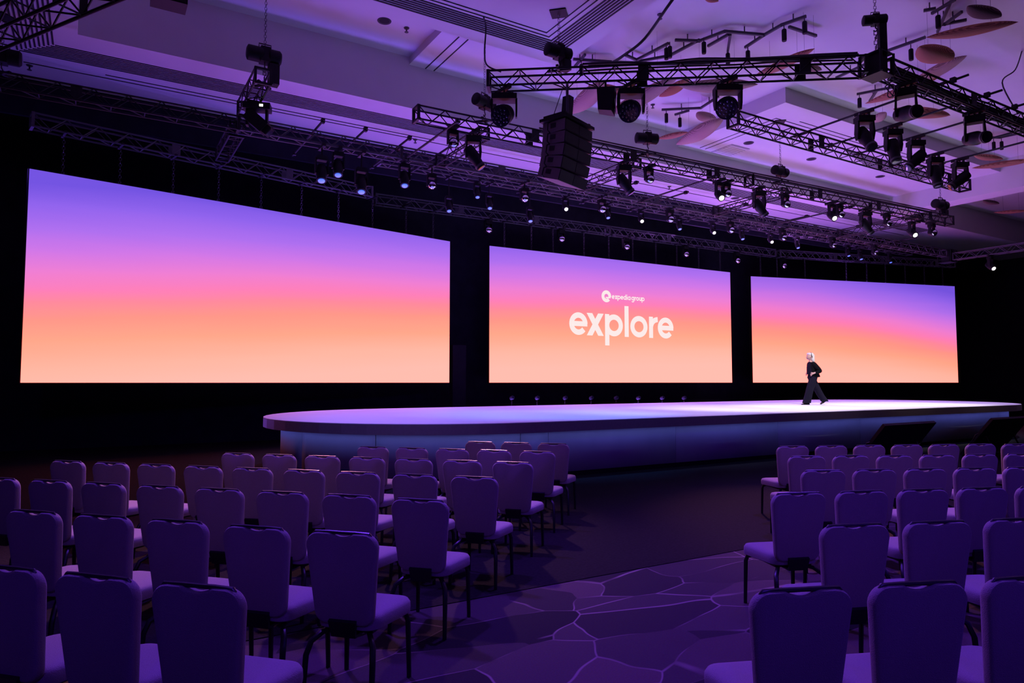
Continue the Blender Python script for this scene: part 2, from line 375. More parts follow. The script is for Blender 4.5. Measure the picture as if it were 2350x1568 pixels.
def glyph(mb, ch, x0, x1, zb, xh, s):            # box left/right, baseline, x-height, stroke
    h = s/2; w_ = x1-x0; cx = (x0+x1)/2; cz = zb+xh/2; rx = w_/2-h; rz_ = xh/2-h
    if ch == 'e':
        strip(mb, arc(cx, cz, rx, rz_, 0, 320), h); strip(mb, [(x0+h, cz), (x1-.01, cz)], h*.92)
    elif ch == 'o': strip(mb, arc(cx, cz, rx, rz_, 0, 360)[:-1], h, True)
    elif ch == 'x':
        k = h*1.28
        mb.add([(x0, -.012, zb+xh), (x0+2*k, -.012, zb+xh), (x1, -.012, zb), (x1-2*k, -.012, zb)], [(0, 1, 2, 3)])
        mb.add([(x0, -.013, zb), (x0+2*k, -.013, zb), (x1, -.013, zb+xh), (x1-2*k, -.013, zb+xh)], [(0, 1, 2, 3)])
    elif ch == 'p':
        strip(mb, arc(cx, cz, rx, rz_, 0, 360)[:-1], h, True); strip(mb, [(x0+h, zb+xh), (x0+h, zb-.42*xh)], h)
    elif ch == 'd':
        strip(mb, arc(cx, cz, rx, rz_, 0, 360)[:-1], h, True); strip(mb, [(x1-h, zb+1.4*xh), (x1-h, zb)], h)
    elif ch == 'a':
        strip(mb, arc(cx, cz, rx, rz_, 0, 360)[:-1], h, True); strip(mb, [(x1-h, zb+xh), (x1-h, zb)], h)
    elif ch == 'g':
        strip(mb, arc(cx, cz, rx, rz_, 0, 360)[:-1], h, True); strip(mb, [(x1-h, zb+xh), (x1-h, zb-.1*xh)]+arc(cx, zb-.1*xh, rx, .3*xh, 0, -150, 12)[1:], h)
    elif ch == 'l': strip(mb, [(cx, zb), (cx, zb+1.42*xh)], w_/2)
    elif ch == 'i':
        strip(mb, [(cx, zb), (cx, zb+xh)], h); strip(mb, [(cx, zb+1.18*xh), (cx, zb+1.38*xh)], h)
    elif ch == 'r':
        strip(mb, [(x0+h, zb), (x0+h, zb+xh)], h); strip(mb, arc(x1-.02*w_, zb+.52*xh, w_-h*1.2, .48*xh-h, 175, 92, 12), h)
    elif ch == 'u':
        strip(mb, [(x0+h, zb+xh), (x0+h, zb+.45*xh)]+arc(cx, zb+.45*xh, rx, .45*xh-h, 180, 360, 16)[1:], h); strip(mb, [(x1-h, zb+xh), (x1-h, zb)], h)
M['letter'] = mat('letter_light', (.9, .9, .9), .5, emit=srgb(252, 234, 232), estr=1.0)
M['letter'].node_tree.nodes['Principled BSDF'].inputs['Base Color'].default_value = (0, 0, 0, 1)
big = MB()
_, zb = loc2(1437, 773.0); _, zt = loc2(1326, 717.5); _, zbb = loc2(1326, 769.5)
for ch, a, b in (('e',1306,1348), ('x',1346,1385), ('p',1388,1429), ('l',1433,1442.3), ('o',1446,1485.5), ('r',1489,1510), ('e',1509,1545)):
    u0, _ = loc2(a, 745); u1, _ = loc2(b, 745)
    glyph(big, ch, u0, u1, zbb+.01, (zt-zbb), .205)
big.build('large_lettering', M['letter'], t)
sm = MB(); u0, z_a = loc2(1404, 677.5); _, z_b = loc2(1404, 686.2)
xs = [(1403.6,1410.2),(1410.6,1416.4),(1416.6,1423.6),(1423.8,1430.2),(1430.4,1436.8),(1437.4,1439.6),(1440,1446.6),(1448.4,1455),(1455.8,1459.6),(1459.4,1465.8),(1466.2,1471.6),(1471.9,1478.6)]
for ch, (a, b) in zip('expediagroup', xs):
    glyph(sm, ch, loc2(a, 684)[0], loc2(b, 684)[0], z_b, z_a-z_b, .038)
sm.build('small_lettering', M['letter'], t)
lg = MB(); ua, zc = loc2(1380.8, 680.2); ub, _ = loc2(1401.4, 680.2); _, zt_ = loc2(1391, 667.5); _, zb_ = loc2(1391, 693)
cx, cz, rx, rz_ = (ua+ub)/2, (zt_+zb_)/2, (ub-ua)/2, (zt_-zb_)/2; s_ = .105
strip(lg, arc(cx, cz, rx-s_/2, rz_-s_/2, -8, 318, 36), s_/2+.016)
strip(lg, [(cx-rx*.15, cz-rz_*.22), (cx+rx*.93, cz-rz_*.22)], .025, y=-.013)
lg.build('logo_mark', M['letter'], t)
# black masking panel in the gap beside the wide screen
tag(MB().b2((10.35, 20.95, .006), (10.85, 21.2, 3.05)).build('masking_flat', M['drape']), 'narrow black masking flat standing between two screens', 'panel')
# chains that carry the screens
# ================================================================ stage
ST = 1.075
SC0, SC1, SR = Vector((6.65, 14.07)), Vector((24.35, 14.07)), 3.74
def stadium(r, n=24):
    pts = []
    for i in range(n+1):
        a = R(90+180*i/n); pts.append((SC0.x+r*math.cos(a), SC0.y+r*math.sin(a)))
    for i in range(n+1):
        a = R(-90+180*i/n); pts.append((SC1.x+r*math.cos(a), SC1.y+r*math.sin(a)))
    return pts
M['deck'] = mat('white_stage_deck', (.70, .70, .74), .65, noise=.05, scale=1.2, spec=.25)
M['lip'] = mat('stage_edge_band', (.20, .15, .155), .55, noise=.15, scale=20)
M['skirt'] = mat('grey_stage_skirt', (.34, .33, .37), .75, noise=.08, scale=3)
M['led'] = mat('blue_led_tape', (.1, .1, .1), .5, emit=(.18, .21, 1), estr=7.0)
t = empty('stage', (15.5, 14.07, 0), 0, 'long white stage with rounded ends, dark edge and blue-lit skirt', 'stage')
o_ = t.location
L3 = lambda pts, z: [(x-o_.x, y-o_.y, z) for x, y in pts]
MB().loops([L3(stadium(SR), ST-.19), L3(stadium(SR), ST-.012)]).build('edge_band', M['lip'], t)
MB().loops([L3(stadium(SR-.005), ST-.011), L3(stadium(SR-.005), ST)]).build('deck', M['deck'], t)
sk = stadium(SR-.36, 20); n = len(sk)
core = MB().loops([L3(stadium(SR-.42, 20), .006), L3(stadium(SR-.42, 20), ST-.2)]).build('core', M['body'], t)
# skirt panels along the front and ends
per = []
front = [(-90+0, None)]
def panel(pts, name='skirt_panel'):
    inn = [(x-(0), y) for x, y in pts]
    mb = MB(); vs = []
    for x, y in pts: vs += [(x-o_.x, y-o_.y, .10), (x-o_.x, y-o_.y, ST-.2)]
    mb.add(vs, [(2*i, 2*i+2, 2*i+3, 2*i+1) for i in range(len(pts)-1)])
    ob = mb.build(name, M['skirt'], t, True)
    md = ob.modifiers.new('thickness', 'SOLIDIFY'); md.thickness = .02; md.offset = 0
rr = SR-.36
def end_arc(c_, a0, a1, k=8): return [(c_.x+rr*math.cos(R(a0+(a1-a0)*i/k)), c_.y+rr*math.sin(R(a0+(a1-a0)*i/k))) for i in range(k+1)]
g = .4
def ang_at(px):                                  # seam seen in the photo -> angle on the rounded end
    best = min(range(1800, 2700), key=lambda q: abs((lambda v: 1175+F_PX*v.dot(_R)/v.dot(_F))(Vector((SC0.x+rr*math.cos(R(q/10)), SC0.y+rr*math.sin(R(q/10)), .6))-CAM)-px)); return best/10
s1 = ang_at(862); g = .12
for a0, a1 in ((120, 195), (195, s1), (s1, 270)): panel(end_arc(SC0, a0+g, a1-g, 12))
for a0, a1 in ((-90, -40), (-40, 10), (10, 60)): panel(end_arc(SC1, a0+g, a1-g, 12))
xs_ = [SC0.x] + [at_y(px, 1010, SC0.y-rr).x for px in (1258, 1550, 1785, 1974, 2127)] + [SC1.x]
for a, b in zip(xs_[:-1], xs_[1:]):
    y = SC0.y-rr; panel([(a+.006, y), (b-.006, y)])
tp = MB(); lo = stadium(SR-.22, 30); m_ = len(lo)
sel = [p for p in lo]
lo2 = stadium(SR-.25, 30)
tp.add([(x-o_.x, y-o_.y, ST-.197) for x, y in lo]+[(x-o_.x, y-o_.y, ST-.197) for x, y in lo2], [(i, (i+1) % m_, m_+(i+1) % m_, m_+i) for i in range(m_)])
tp.build('led_tape', M['led'], t)
kk = MB().loops([L3(stadium(SR-.38, 20), .006), L3(stadium(SR-.38, 20), .1)]).build('kick_board', M['body'], t)
# ================================================================ banquet chairs
def rrect(w0, w1, z0, z1, r, dip=0, n=6):
    """outline in x/z: width w0 at the bottom, w1 at the top, rounded, with a dip in the top edge"""
    pts = []
    def corner(cx, cz, a0):
        for i in range(n+1):
            a = R(a0+90*i/n); pts.append((cx+r*math.cos(a), cz+r*math.sin(a)))
    corner(w0/2-r, z0+r, 270); corner(w1/2-r, z1-r, 0)
    if dip:
        for i in range(1, 24):
            x = (w1/2-r)*(1-2*i/24); q = x/.075
            pts.append((x, z1-(dip*(1-q*q) if abs(q) < 1 else 0)))
    corner(-w1/2+r, z1-r, 90); corner(-w0/2+r, z0+r, 180)
    return pts
def inset(pts, k):
    n = len(pts); out = []
    for i in range(n):
        a, b = pts[i-1], pts[(i+1) % n]; dx, dz = b[0]-a[0], b[1]-a[1]; l = math.hypot(dx, dz) or 1
        out.append((pts[i][0]-dz/l*k, pts[i][1]+dx/l*k))
    return out
def make_chair():
    t = empty('banquet_chair', (0, 0, 0), 0, 'x', 'chair', 'grey banquet chairs in rows')
    # local origin: floor under the top rail; the chair faces +Y
    def lean(x, z, y): return (x, y+.05*((.945-z)/.52)+.012*math.cos(x*6), z)
    base = rrect(.365, .44, .425, .941, .075, .022)
    lay = [(-.026, .016), (-.022, .006), (-.012, 0), (.014, 0), (.026, .006), (.032, .018)]
    mb = MB(); mb.loops([[lean(x, z, y) for x, z in (inset(base, k) if k else base)] for y, k in lay])
    back = mb.build('backrest', M['fabric'], t, True)
    MB().path([lean(-.182, .930, 0), lean(-.168, .9395, 0), lean(-.08, .941, -.002), lean(0, .9405, -.002), lean(.08, .941, -.002), lean(.168, .9395, 0), lean(.182, .930, 0)],
              [.005, .011, .0115, .0105, .0115, .011, .005], 8).build('handle_rail', M['handle'], t, True)
    # seat
    def seat_out(k):
        pts = []
        def cn(cx, cy, r, a0, n=6):
            for i in range(n+1):
                a = R(a0+90*i/n); pts.append((cx+(r-k)*math.cos(a), cy+(r-k)*math.sin(a)))
        cn(.235-.10, .50-.10, .10, 0); cn(-.235+.10, .50-.10, .10, 90); cn(-.195+.09, .05+.09, .09, 180); cn(.195-.09, .05+.09, .09, 270)
        return pts
    mb = MB(); mb.loops([[(x, y, z) for x, y in seat_out(k)] for z, k in ((.395, .012), (.402, .002), (.425, 0), (.455, .002), (.472, .014), (.479, .04), (.482, .07))])
    mb.build('seat', M['fabric'], t, True)
    MB().box((0, .27, .385), (.30, .34, .022)).build('seat_pan', M['chairblack'], t)
    MB().add([(-.075, .035, .36), (.075, .035, .36), (.085, .012, .45), (-.085, .012, .45), (-.07, .2, .372), (.07, .2, .372), (.07, .2, .36), (-.07, .2, .36),
              (-.075, .05, .375), (.075, .05, .375), (.085, .03, .46), (-.085, .03, .46)],
             [(0,1,2,3), (8,11,10,9), (0,8,9,1), (3,2,10,11), (0,3,11,8), (1,9,10,2), (9,8,4,5), (0,1,6,7), (7,6,5,4), (8,0,7,4), (1,9,5,6)]).build('back_bracket', M['chairblack'], t)
    for s in (-1, 1):
        MB().path([(s*.17, .41, .392), (s*.195, .44, .375), (s*.205, .45, .34), (s*.21, .46, .03), (s*.21, .46, 0)], [.014, .016, .017, .0145, .0145], 8).build('leg', M['chairblack'], t, True)
        MB().path([(s*.09, .16, .375), (s*.15, .07, .365), (s*.19, .02, .33), (s*.205, -.01, .26), (s*.21, -.03, .03), (s*.21, -.03, 0)], [.014, .016, .017, .017, .0145, .0145], 8).build('leg', M['chairblack'], t, True)
    return t
proto = make_chair()
ZT = .945
# rows: first and last measured rail centre (photo), count, extra before / after, aisle at the far end of the row or at its start
rowsL = [('A', 212, 1324.5, 459.5, 1341, 2, 1, 0, 7), ('B', 74, 1176, 784.5, 1222, 5, 0, 0, 6), ('C', 115.5, 1104.5, 961.5, 1147.5, 7, 1, 0, 5),
         ('D', 151.5, 1060, 1089, 1096, 9, 0, 0, 4), ('E', 544, 1042, 1176.5, 1062.5, 7, 0, 0, 3), ('F', 856, 1027, 1232.5, 1038, 5, 0, 0, 2), ('G', 1103.5, 1015, 1268.5, 1020, 3, 0, 0, 1)]
rowsR = [('a', 1841, 1353, 2108, 1338, 2, 0, 1, 6), ('b', 1965.5, 1205.5, 2150, 1197, 2, 0, 1, 5), ('c', 1834, 1132, 2255, 1120, 4, 0, 1, 4),
         ('d', 1887.5, 1079.5, 2241.5, 1075, 4, 0, 1, 3), ('e', 1851, 1048.5, 2250.5, 1043.5, 5, 0, 1, 2), ('f', 1820, 1025.5, 2250.5, 1020.5, 6, 0, 1, 1)]
first = True
chairs = []
for block, rows_, ang in (('by the rounded stage end', rowsL, -46.9), ('by the floor monitors', rowsR, -23.5)):
    for nm, x0, y0, x1, y1, n, eb, ea, rn in rows_:
        A = at_z(x0, y0, ZT); B = at_z(x1, y1, ZT); st = (B-A)/(n-1)
        if block.endswith('end'): a_ = R(-46.9)
        else: a_ = R(-22.0 if nm in 'abc' else -24.6)
        mid = (A+B)/2; d = Vector((math.cos(a_), math.sin(a_), 0)); stl = st.length
        stl = min(max(stl, .52), .575)
        for k in range(-eb, n+ea):
            P = mid + d*stl*(k-(n-1)/2); P.z = .006 if max(P.y+a*.21*math.sin(a_)+b*math.cos(a_) for a in (-1, 1) for b in (-.03, .46)) > 5.08 else 0.0
            o = proto if first else copy_tree(proto); first = False
            seat_no = (n+ea-1-k+1) if block.endswith('end') else k+eb+1
            o.location = P; o.rotation_euler = (0, 0, a_+R(random.uniform(-1.2, 1.2)))
            o['label'] = 'grey banquet chair, %s from the aisle, %s row back, block %s' % (ORD[seat_no], ORD[rn], block)
            chairs.append(o)

# ================================================================ floor monitors in front of the stage
def floor_monitor(x, label):
    t = empty('floor_monitor', (x, 8.35, .006), R(1), label, 'monitor', 'tilted floor monitors before the stage')
    rot = Matrix.Rotation(R(38), 3, 'X')                # top leans to the audience
    MB().box((0, -.12, .50), (1.95, .06, 1.12), rot).build('panel', M['monitor'], t)
    MB().box((0, -.085, .525), (1.88, .008, 1.05), rot).build('screen_glass', M['lens'], t)
    for s in (-1, 1):
        MB().path([(s*.7, -.2, .52), (s*.7, -.42, .02)], .02, 8).build('leg', M['chairblack'], t)
        MB().path([(s*.7, -.42, .015), (s*.7, .3, .015), (s*.7, .24, .1)], .02, 8).build('foot', M['chairblack'], t)
        h = rot @ Vector((s*1.0, 0, .1)) + Vector((0, -.12, .5)); k = rot @ Vector((s*1.0, 0, -.1)) + Vector((0, -.12, .5))
        e = rot @ Vector((s*1.06, 0, 0)) + Vector((0, -.12, .5))
        MB().path([h, (h+e)/2+Vector((s*.03, 0, .02)), e, (k+e)/2+Vector((s*.03, 0, -.02)), k], .012, 6).build('handle', M['chairblack'], t)
floor_monitor(14.3, 'black floor monitor tilted towards the stage, nearer the aisle')
floor_monitor(18.6, 'black floor monitor tilted towards the stage, between two others')
floor_monitor(22.9, 'black floor monitor tilted towards the stage, furthest from the aisle')
# low lamps on stands behind the stage
for qi, x in enumerate((1175, 1233, 1297, 1357, 1414, 1465, 1520, 1570)):
    P = at_y(x, 914, 18.35)
    t = empty('stand_light', (P.x, P.y, .006), 0, 'small black lamp behind the stage, %s counted from the wide screen' % ORD[qi+1], 'stage light', 'low lamps behind the stage')
    MB().lathe([(.16, 0), (.16, .02), (.02, .04)], 12).build('base', M['body'], t)
    MB().path([(0, 0, .03), (0, 0, P.z-.1)], .02, 8).build('pole', M['body'], t)
    MB().lathe([(.03, -.09), (.06, -.05), (.06, .05), (.05, .08)], 12, Matrix.Translation((0, 0, P.z)) @ Matrix.Rotation(R(75), 4, 'X')).build('head', M['drape'], t, True)
# ================================================================ trusses
ZTR = 7.72
brace_cache = {}
def brace_mesh(key, p, q, r, m):
    if key not in brace_cache:
        brace_cache[key] = MB().path([p, q], r, 5).mesh('brace', m)
    return brace_cache[key]
def truss(p0, p1, s, label, m=None, group=None, joints=True, z=ZTR, far=False):
    m = m or M['truss']
    p0 = Vector((p0[0], p0[1], z)); p1 = Vector((p1[0], p1[1], z)); d = p1-p0; Ln = d.length
    t = empty('box_truss', p0, math.atan2(d.y, d.x), label, 'truss', group)
    h = s/2; rc = s*.075; rb = s*.042
    ck = ('chord', round(Ln, 3), s, m.name)
    if ck not in brace_cache: brace_cache[ck] = MB().path([(0, 0, 0), (Ln, 0, 0)], rc, 8).mesh('chord', m)
    for y in (-h, h):
        for zz in (-h, h): obj('chord', brace_cache[ck], t, (0, y, zz))
    n = max(2, int(round(Ln/(s*1.05)))); b = Ln/n
    k = (round(b, 4), s, m.name)
    up = brace_mesh(('u',)+k, (0, 0, -h), (b, 0, h), rb, m); dn = brace_mesh(('d',)+k, (0, 0, h), (b, 0, -h), rb, m)
    fl = brace_mesh(('f',)+k, (0, -h, 0), (b, h, 0), rb, m); rg = brace_mesh(('r',)+k, (0, -h, 0), (0, h, 0), rb, m)
    for i in range(n):
        for y in (-h, h): obj('brace', up if i % 2 else dn, t, (i*b, y, 0))
        if i % 2 == 0: obj('brace', fl, t, (i*b, 0, -h))
        if not far or i % 2: obj('rung', rg, t, (i*b, 0, -h if i % 2 else h))
    ek = ('e', s, m.name)
    if ek not in brace_cache:
        e = MB()
        for sy in (-1, 1): e.box((0, sy*h, 0), (.06, s*.16, s*1.12))
        for sz in (-1, 1): e.box((0, 0, sz*h), (.06, s*1.12, s*.16))
        brace_cache[ek] = e.mesh('end_frame', m)
    obj('end_frame', brace_cache[ek], t, (0, 0, 0)); obj('end_frame', brace_cache[ek], t, (Ln, 0, 0))
    if joints:
        jk = ('j', s, m.name)
        if jk not in brace_cache:
            brace_cache[jk] = MB().box((0, 0, 0), (.2, .012, s*1.1)).mesh('joint_plate', m)
        q = 3.0
        while q < Ln-1: obj('joint_plate', brace_cache[jk], t, (q, -h, 0)); obj('joint_plate', brace_cache[jk], t, (q, h, 0)); q += 3.0
    return t
def corner(P, s, label):
    t = empty('truss_corner', P, 0, label, 'truss corner')
    h = s*.62
    MB().box((0, 0, 0), (s*.8, s*.8, s*1.1)).build('sleeve', M['truss'], t)
    for a in (-1, 1):
        for b in (-1, 1): MB().path([(a*h, b*h, -h), (a*h, b*h, h)], .025, 8).build('post', M['truss'], t)
    for zz in (-h, h):
        MB().box((0, 0, zz), (2*h, 2*h, .02)).build('plate', M['truss'], t)
S = .30
nL, nC, nR = at_z(1122, 187, ZTR), at_z(2012, 152, ZTR), at_z(2350, 283, ZTR)
nd = (nC-nL).normalized(); re = Vector((nC.x+8.5, (nC.y+nR.y)/2, ZTR))
truss(nL, nC-nd*.25, S, 'black box truss of wash lights ending at the hanging speaker array')
truss(nC+Vector((.25, 0, 0)), re, S, 'cable-laden black box truss running on from the chained corner')
corner(nC, .33, 'black corner block joining two trusses under a heavy chain')
rt0, rt1 = at_z(1662, 283, ZTR), at_z(2235, 422, ZTR); ry = (rt0.y+rt1.y)/2
RT0, RT1 = Vector((rt0.x, ry, ZTR)), Vector((rt1.x, ry, ZTR))
truss(RT0, RT1, S, 'black box truss below the dropped ceiling panel, carrying cross pipes')
tb0, tb1 = at_z(955, 262, ZTR), at_z(2178, 508, ZTR); YBt = (tb0.y+tb1.y)/2
TB0, TB1 = Vector((tb0.x, tb0.y, ZTR)), Vector((tb1.x, tb1.y, ZTR))
half = TB0.lerp(TB1, .5)
truss(TB0, half, S, 'black box truss with an open end passing behind the hanging speaker array', far=True)
truss(half, TB1, S, 'black box truss of moving lights ending in a chain hoist', far=True)
YL = 16.6
def xl(px): return at_y(px, 300, YL).x
cuts = [-6.5, xl(545), xl(917), xl(1330), xl(1740), xl(2163)-.32]
cl = ['black box truss spanning from the side wall to the crossing tower', 'black box truss with blue spotlights beyond the crossing tower',
      'black box truss behind the hanging speaker array, over the gap between screens', 'black box truss over the explore screen',
      'black box truss reaching the end tower above the presenter screen']
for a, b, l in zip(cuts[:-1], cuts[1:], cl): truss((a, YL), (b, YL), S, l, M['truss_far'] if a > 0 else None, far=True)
# header trusses above the screens
def on_scr(i, x, y):
    t_, A_, W_, rz_ = screens[i]; n_ = Vector((math.sin(rz_), -math.cos(rz_), 0)); return at_plane(x, y, A_, n_)
ZH = sum((on_scr(0, 277, 340).z, on_scr(0, 600, 398).z, on_scr(1, 1222, 512).z))/3+.15
print('header z', ZH)
scr_line = lambda i, u: Vector((SCR[i][0][0]+(SCR[i][1][0]-SCR[i][0][0])*u, SCR[i][0][1]+(SCR[i][1][1]-SCR[i][0][1])*u+.07, ZH))
H0, H1, H2, H3 = scr_line(0, .0), scr_line(1, -.19), scr_line(2, -.05), scr_line(2, 1.0)
HL = on_scr(0, 850, 440); HL.y += .07; HL.z = ZH
H1 = on_scr(1, 862, 450); H1.y += .07; H1.z = ZH
H2 = on_scr(1, 1776, 580); H2.y += .07; H2.z = ZH; HR = scr_line(2, (H2.x+.35-25.09)/11.25)
HM = H1.lerp(H2, .5)
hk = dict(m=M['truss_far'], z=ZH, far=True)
truss(H0, HL, .30, 'header truss carrying the wide screen on chains', **hk)
truss(H1, HM, .30, 'header truss carrying the near half of the explore screen', **hk)
truss(HM, H2, .30, 'header truss carrying the far half of the explore screen', **hk)
truss(HR, H3, .30, 'header truss carrying the presenter screen on chains', **hk)
# second lighting truss between
Y2 = 18.35
q0, q1, q2 = at_y(870, 420, Y2).x, at_y(1400, 470, Y2).x, at_y(2085, 570, Y2).x
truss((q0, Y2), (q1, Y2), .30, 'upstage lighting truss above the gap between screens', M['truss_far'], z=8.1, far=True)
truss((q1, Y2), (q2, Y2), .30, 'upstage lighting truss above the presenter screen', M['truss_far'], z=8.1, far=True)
# cross trusses along the depth of the room
xc = at_z(596, 222, ZTR).x
truss((xc, 14.4), (xc, YL-.2), S, 'short cross truss under the lone chain hoist by the soffit', z=ZTR+.32)
truss((xc-.1, YL+.2), (xc-.1, 18.9), S, 'short cross truss tying the blue spotlight truss to the header', z=ZTR-.05)
xtl = ['cross truss beside the hanging speaker array', 'cross truss over the gap before the explore screen', 'cross truss over the explore screen middle', 'cross truss near the hoist end of the moving light truss']
for px, l in zip((1130, 1475, 1800, 2085), xtl):
    X = at_y(px, 330, 13.6).x; yb = TB0.lerp(TB1, (X-TB0.x)/(TB1.x-TB0.x)).y
    truss((X, yb+.2), (X, YL-.2), .26, l, z=ZTR-.05, far=True, joints=False)
xr_ = xl(2165)
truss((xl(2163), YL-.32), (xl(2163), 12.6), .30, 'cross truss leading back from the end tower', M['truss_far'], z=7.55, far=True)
corner(Vector((xl(2163), YL, 7.6)), .45, 'black end tower block above the presenter screen')
# big truss in the corner over the side seats
ca, cb = at_z(-70, 95, ZTR), at_z(280, -60, ZTR)
truss(ca, cb, .40, 'heavy black box truss crossing the side soffit diffuser')

# pipes
def pipe(a, b, label, group='black lighting pipes', r=.026):
    a, b = Vector(a), Vector(b); t = empty('lighting_pipe', a, 0, label, 'pipe', group)
    MB().path([(0, 0, 0), b-a], r, 8).build('tube', M['truss'], t, True)
    for q in (.04, .93):
        MB().box((b-a)*q+Vector((0, 0, -.0)), (.08, .1, .1)).build('clamp', M['truss'], t)
pg = 'black cross pipe above the dropped panel truss, %s counted from the chained corner'
pipes5 = [(1846, 294, 2112, 198), (1925, 322, 2190, 222), (1990, 340, 2262, 228), (2075, 362, 2330, 250), (2120, 372, 2330, 286)]
PX5 = []
for pi_, (x0, y0, x1, y1) in enumerate(pipes5):
    X = at_y(x0, y0, ry).x; PX5.append(X); pipe((X, ry+.4, ZTR+.19), (X, nC.y-.5, ZTR+.19), pg % ORD[pi_+1], 'black lighting pipes')
for pi_, px in enumerate((700, 795, 893, 985, 1250, 1400, 1512, 1646, 1784, 1900, 2030)):
    X = xl(px+20); pipe((X, YL-.9, ZTR+.18), (X, YL+2.1, ZTR+.18), 'black stub pipe clamped over the upstage truss, %s from the crossing tower' % ORD[pi_+1], 'black stub pipes')
for pi_, px in enumerate((1038, 1620, 1930)):
    X = at_y(px, 320, 13.6).x; pipe((X, 13.2, ZTR-.185), (X, YL-.1, ZTR-.185), 'black pipe under the open-ended truss, %s from its open end' % ORD[pi_+1], 'black lighting pipes')

# ================================================================ lights on the rig
def frame_to(d):
    return Vector(d).normalized().to_track_quat('Z', 'Y')
def make_wash():
    t = empty('wash_light', (0, 0, 0))
    MB().box((0, 0, .30), (.46, .26, .10)).box((0, 0, .36), (.34, .2, .03)).build('base', M['body'], t)
    for s in (-1, 1):
        MB().box((s*.11, 0, .40), (.05, .06, .08)).build('clamp', M['bodyg'], t)
        MB().loops([[(s*.205, -.09, .27), (s*.24, -.09, .27), (s*.24, .09, .27), (s*.205, .09, .27)], [(s*.205, -.07, .05), (s*.24, -.07, .05), (s*.24, .07, .05), (s*.205, .07, .05)],
                    [(s*.205, -.04, -.06), (s*.235, -.04, -.06), (s*.235, .04, -.06), (s*.205, .04, -.06)]]).build('yoke_arm', M['body'], t)
    h = MB().lathe([(.05, -.17), (.12, -.16), (.16, -.10), (.185, .02), (.19, .14), (.195, .16)], 24).build('head', M['body'], t, True, None, frame_to((-.40, -.78, -.5)))
    MB().lathe([(.185, .162), (.15, .17), (.0, .172)], 24).build('lens', M['lens'], h, True)
    for k in range(19):
        a = k*2.4; r_ = .036*math.sqrt(k)
        MB().lathe([(.02, .171), (.02, .180), (.012, .185)], 8, Matrix.Translation((r_*math.cos(a), r_*math.sin(a), 0))).build('lens_cell', M['lens'], h)
    return t
def make_profile(d=(.15, -.45, -.88)):
    t = empty('moving_spotlight', (0, 0, 0))
    MB().box((0, 0, .42), (.38, .26, .12)).box((0, 0, .36), (.3, .2, .06)).build('base', M['body'], t)
    for s in (-1, 1):
        MB().box((s*.1, 0, .52), (.045, .06, .1)).build('clamp', M['bodyg'], t)
        MB().loops([[(s*.15, -.08, .36), (s*.185, -.08, .36), (s*.185, .08, .36), (s*.15, .08, .36)], [(s*.155, -.09, .1), (s*.2, -.09, .1), (s*.2, .09, .1), (s*.155, .09, .1)],
                    [(s*.155, -.05, -.06), (s*.19, -.05, -.06), (s*.19, .05, -.06), (s*.155, .05, -.06)]]).build('yoke_arm', M['body'], t)
    h = MB().lathe([(.06, -.26), (.13, -.24), (.145, -.1), (.15, .06), (.125, .12), (.115, .26), (.12, .30), (.12, .36)], 18).build('head', M['body'], t, True, None, frame_to(d))
    MB().lathe([(.128, .27), (.13, .28), (.13, .31), (.128, .32)], 18).build('front_ring', M['bodyg'], h, True)
    MB().lathe([(.1, .36), (.1, .365), (.05, .372)], 16).build('lens', M['lens'], h, True)
    return t
def make_ball(lens='chrome'):
    t = empty('round_spotlight', (0, 0, 0))
    MB().box((0, .02, .22), (.2, .16, .1)).build('base', M['body'], t)
    for s in (-1, 1): MB().box((s*.11, .02, .09), (.02, .09, .26)).build('yoke_arm', M['body'], t)
    h = MB().lathe([(.04, -.14), (.09, -.11), (.105, 0), (.105, .07), (.1, .09)], 16).build('head', M['body'], t, True, None, frame_to((-.30, -.85, -.3)))
    MB().lathe([(.088, .09), (.075, .105), (.04, .125), (.005, .13)], 16).build('lens', M[lens], h, True)
    return t
def make_par(lens, d, nm):
    t = empty(nm, (0, 0, 0))
    MB().box((0, 0, .32), (.22, .16, .1)).build('base', M['body'], t)
    for s in (-1, 1): MB().box((s*.13, 0, .15), (.025, .1, .34)).build('yoke_arm', M['body'], t)
    h = MB().lathe([(.06, -.2), (.1, -.18), (.115, -.05), (.115, .08), (.1, .1), (.105, .2)], 16).build('head', M['body'], t, True, None, frame_to(d))
    MB().lathe([(.075, .2), (.07, .212), (.03, .222)], 16).build('lens', M[lens], h, True)
    return t
def place(proto_, used, P, ztop, label, cat, group, scale=1.0, top=.5, rz=0, cross=math.pi/2):
    o = proto_ if not used else copy_tree(proto_)
    o.location = P; o.rotation_euler = (0, 0, rz); o.scale = (scale,)*3
    tag(o, label, cat, group)
    P = Vector(P); z_photo = P.z                        # ztop: underside of the chords or of the pipe it hangs from
    if P.z+top*scale+.03 > ztop: scale = max(.94*scale, (ztop-P.z-.03)/top)
    P.z = min(P.z, ztop-.03-top*scale); o.location = P; o.scale = (scale,)*3
    zt_ = (ztop+.004-P.z)/scale
    MB().path([(0, 0, top-.04), (0, 0, zt_)], .018, 6).build('hanger', M['truss'], o)
    a_ = (cross-rz)
    MB().box((0, 0, zt_), (.44/scale, .07, .08/scale), Matrix.Rotation(a_, 3, 'Z')).build('clamp_bar', M['truss'], o)
    return o
wash = make_wash(); used = False
def on_near(x, y):
    n = Vector((-nd.y, nd.x, 0)); return at_plane(x, y, nL, n)
for (x, y), lb in zip(((1157, 246), (1448, 231), (1670, 226)), ('large black wash light at the free end of the speaker array truss', 'large black wash light beside the small angled loudspeaker', 'large black wash light above the dropped panel truss end')):
    place(wash, used, on_near(x, y), ZTR-.172, lb, 'stage light', 'wash lights under the speaker array truss', 1.15, .44, R(-31)); used = True
prof = make_profile(); used = False
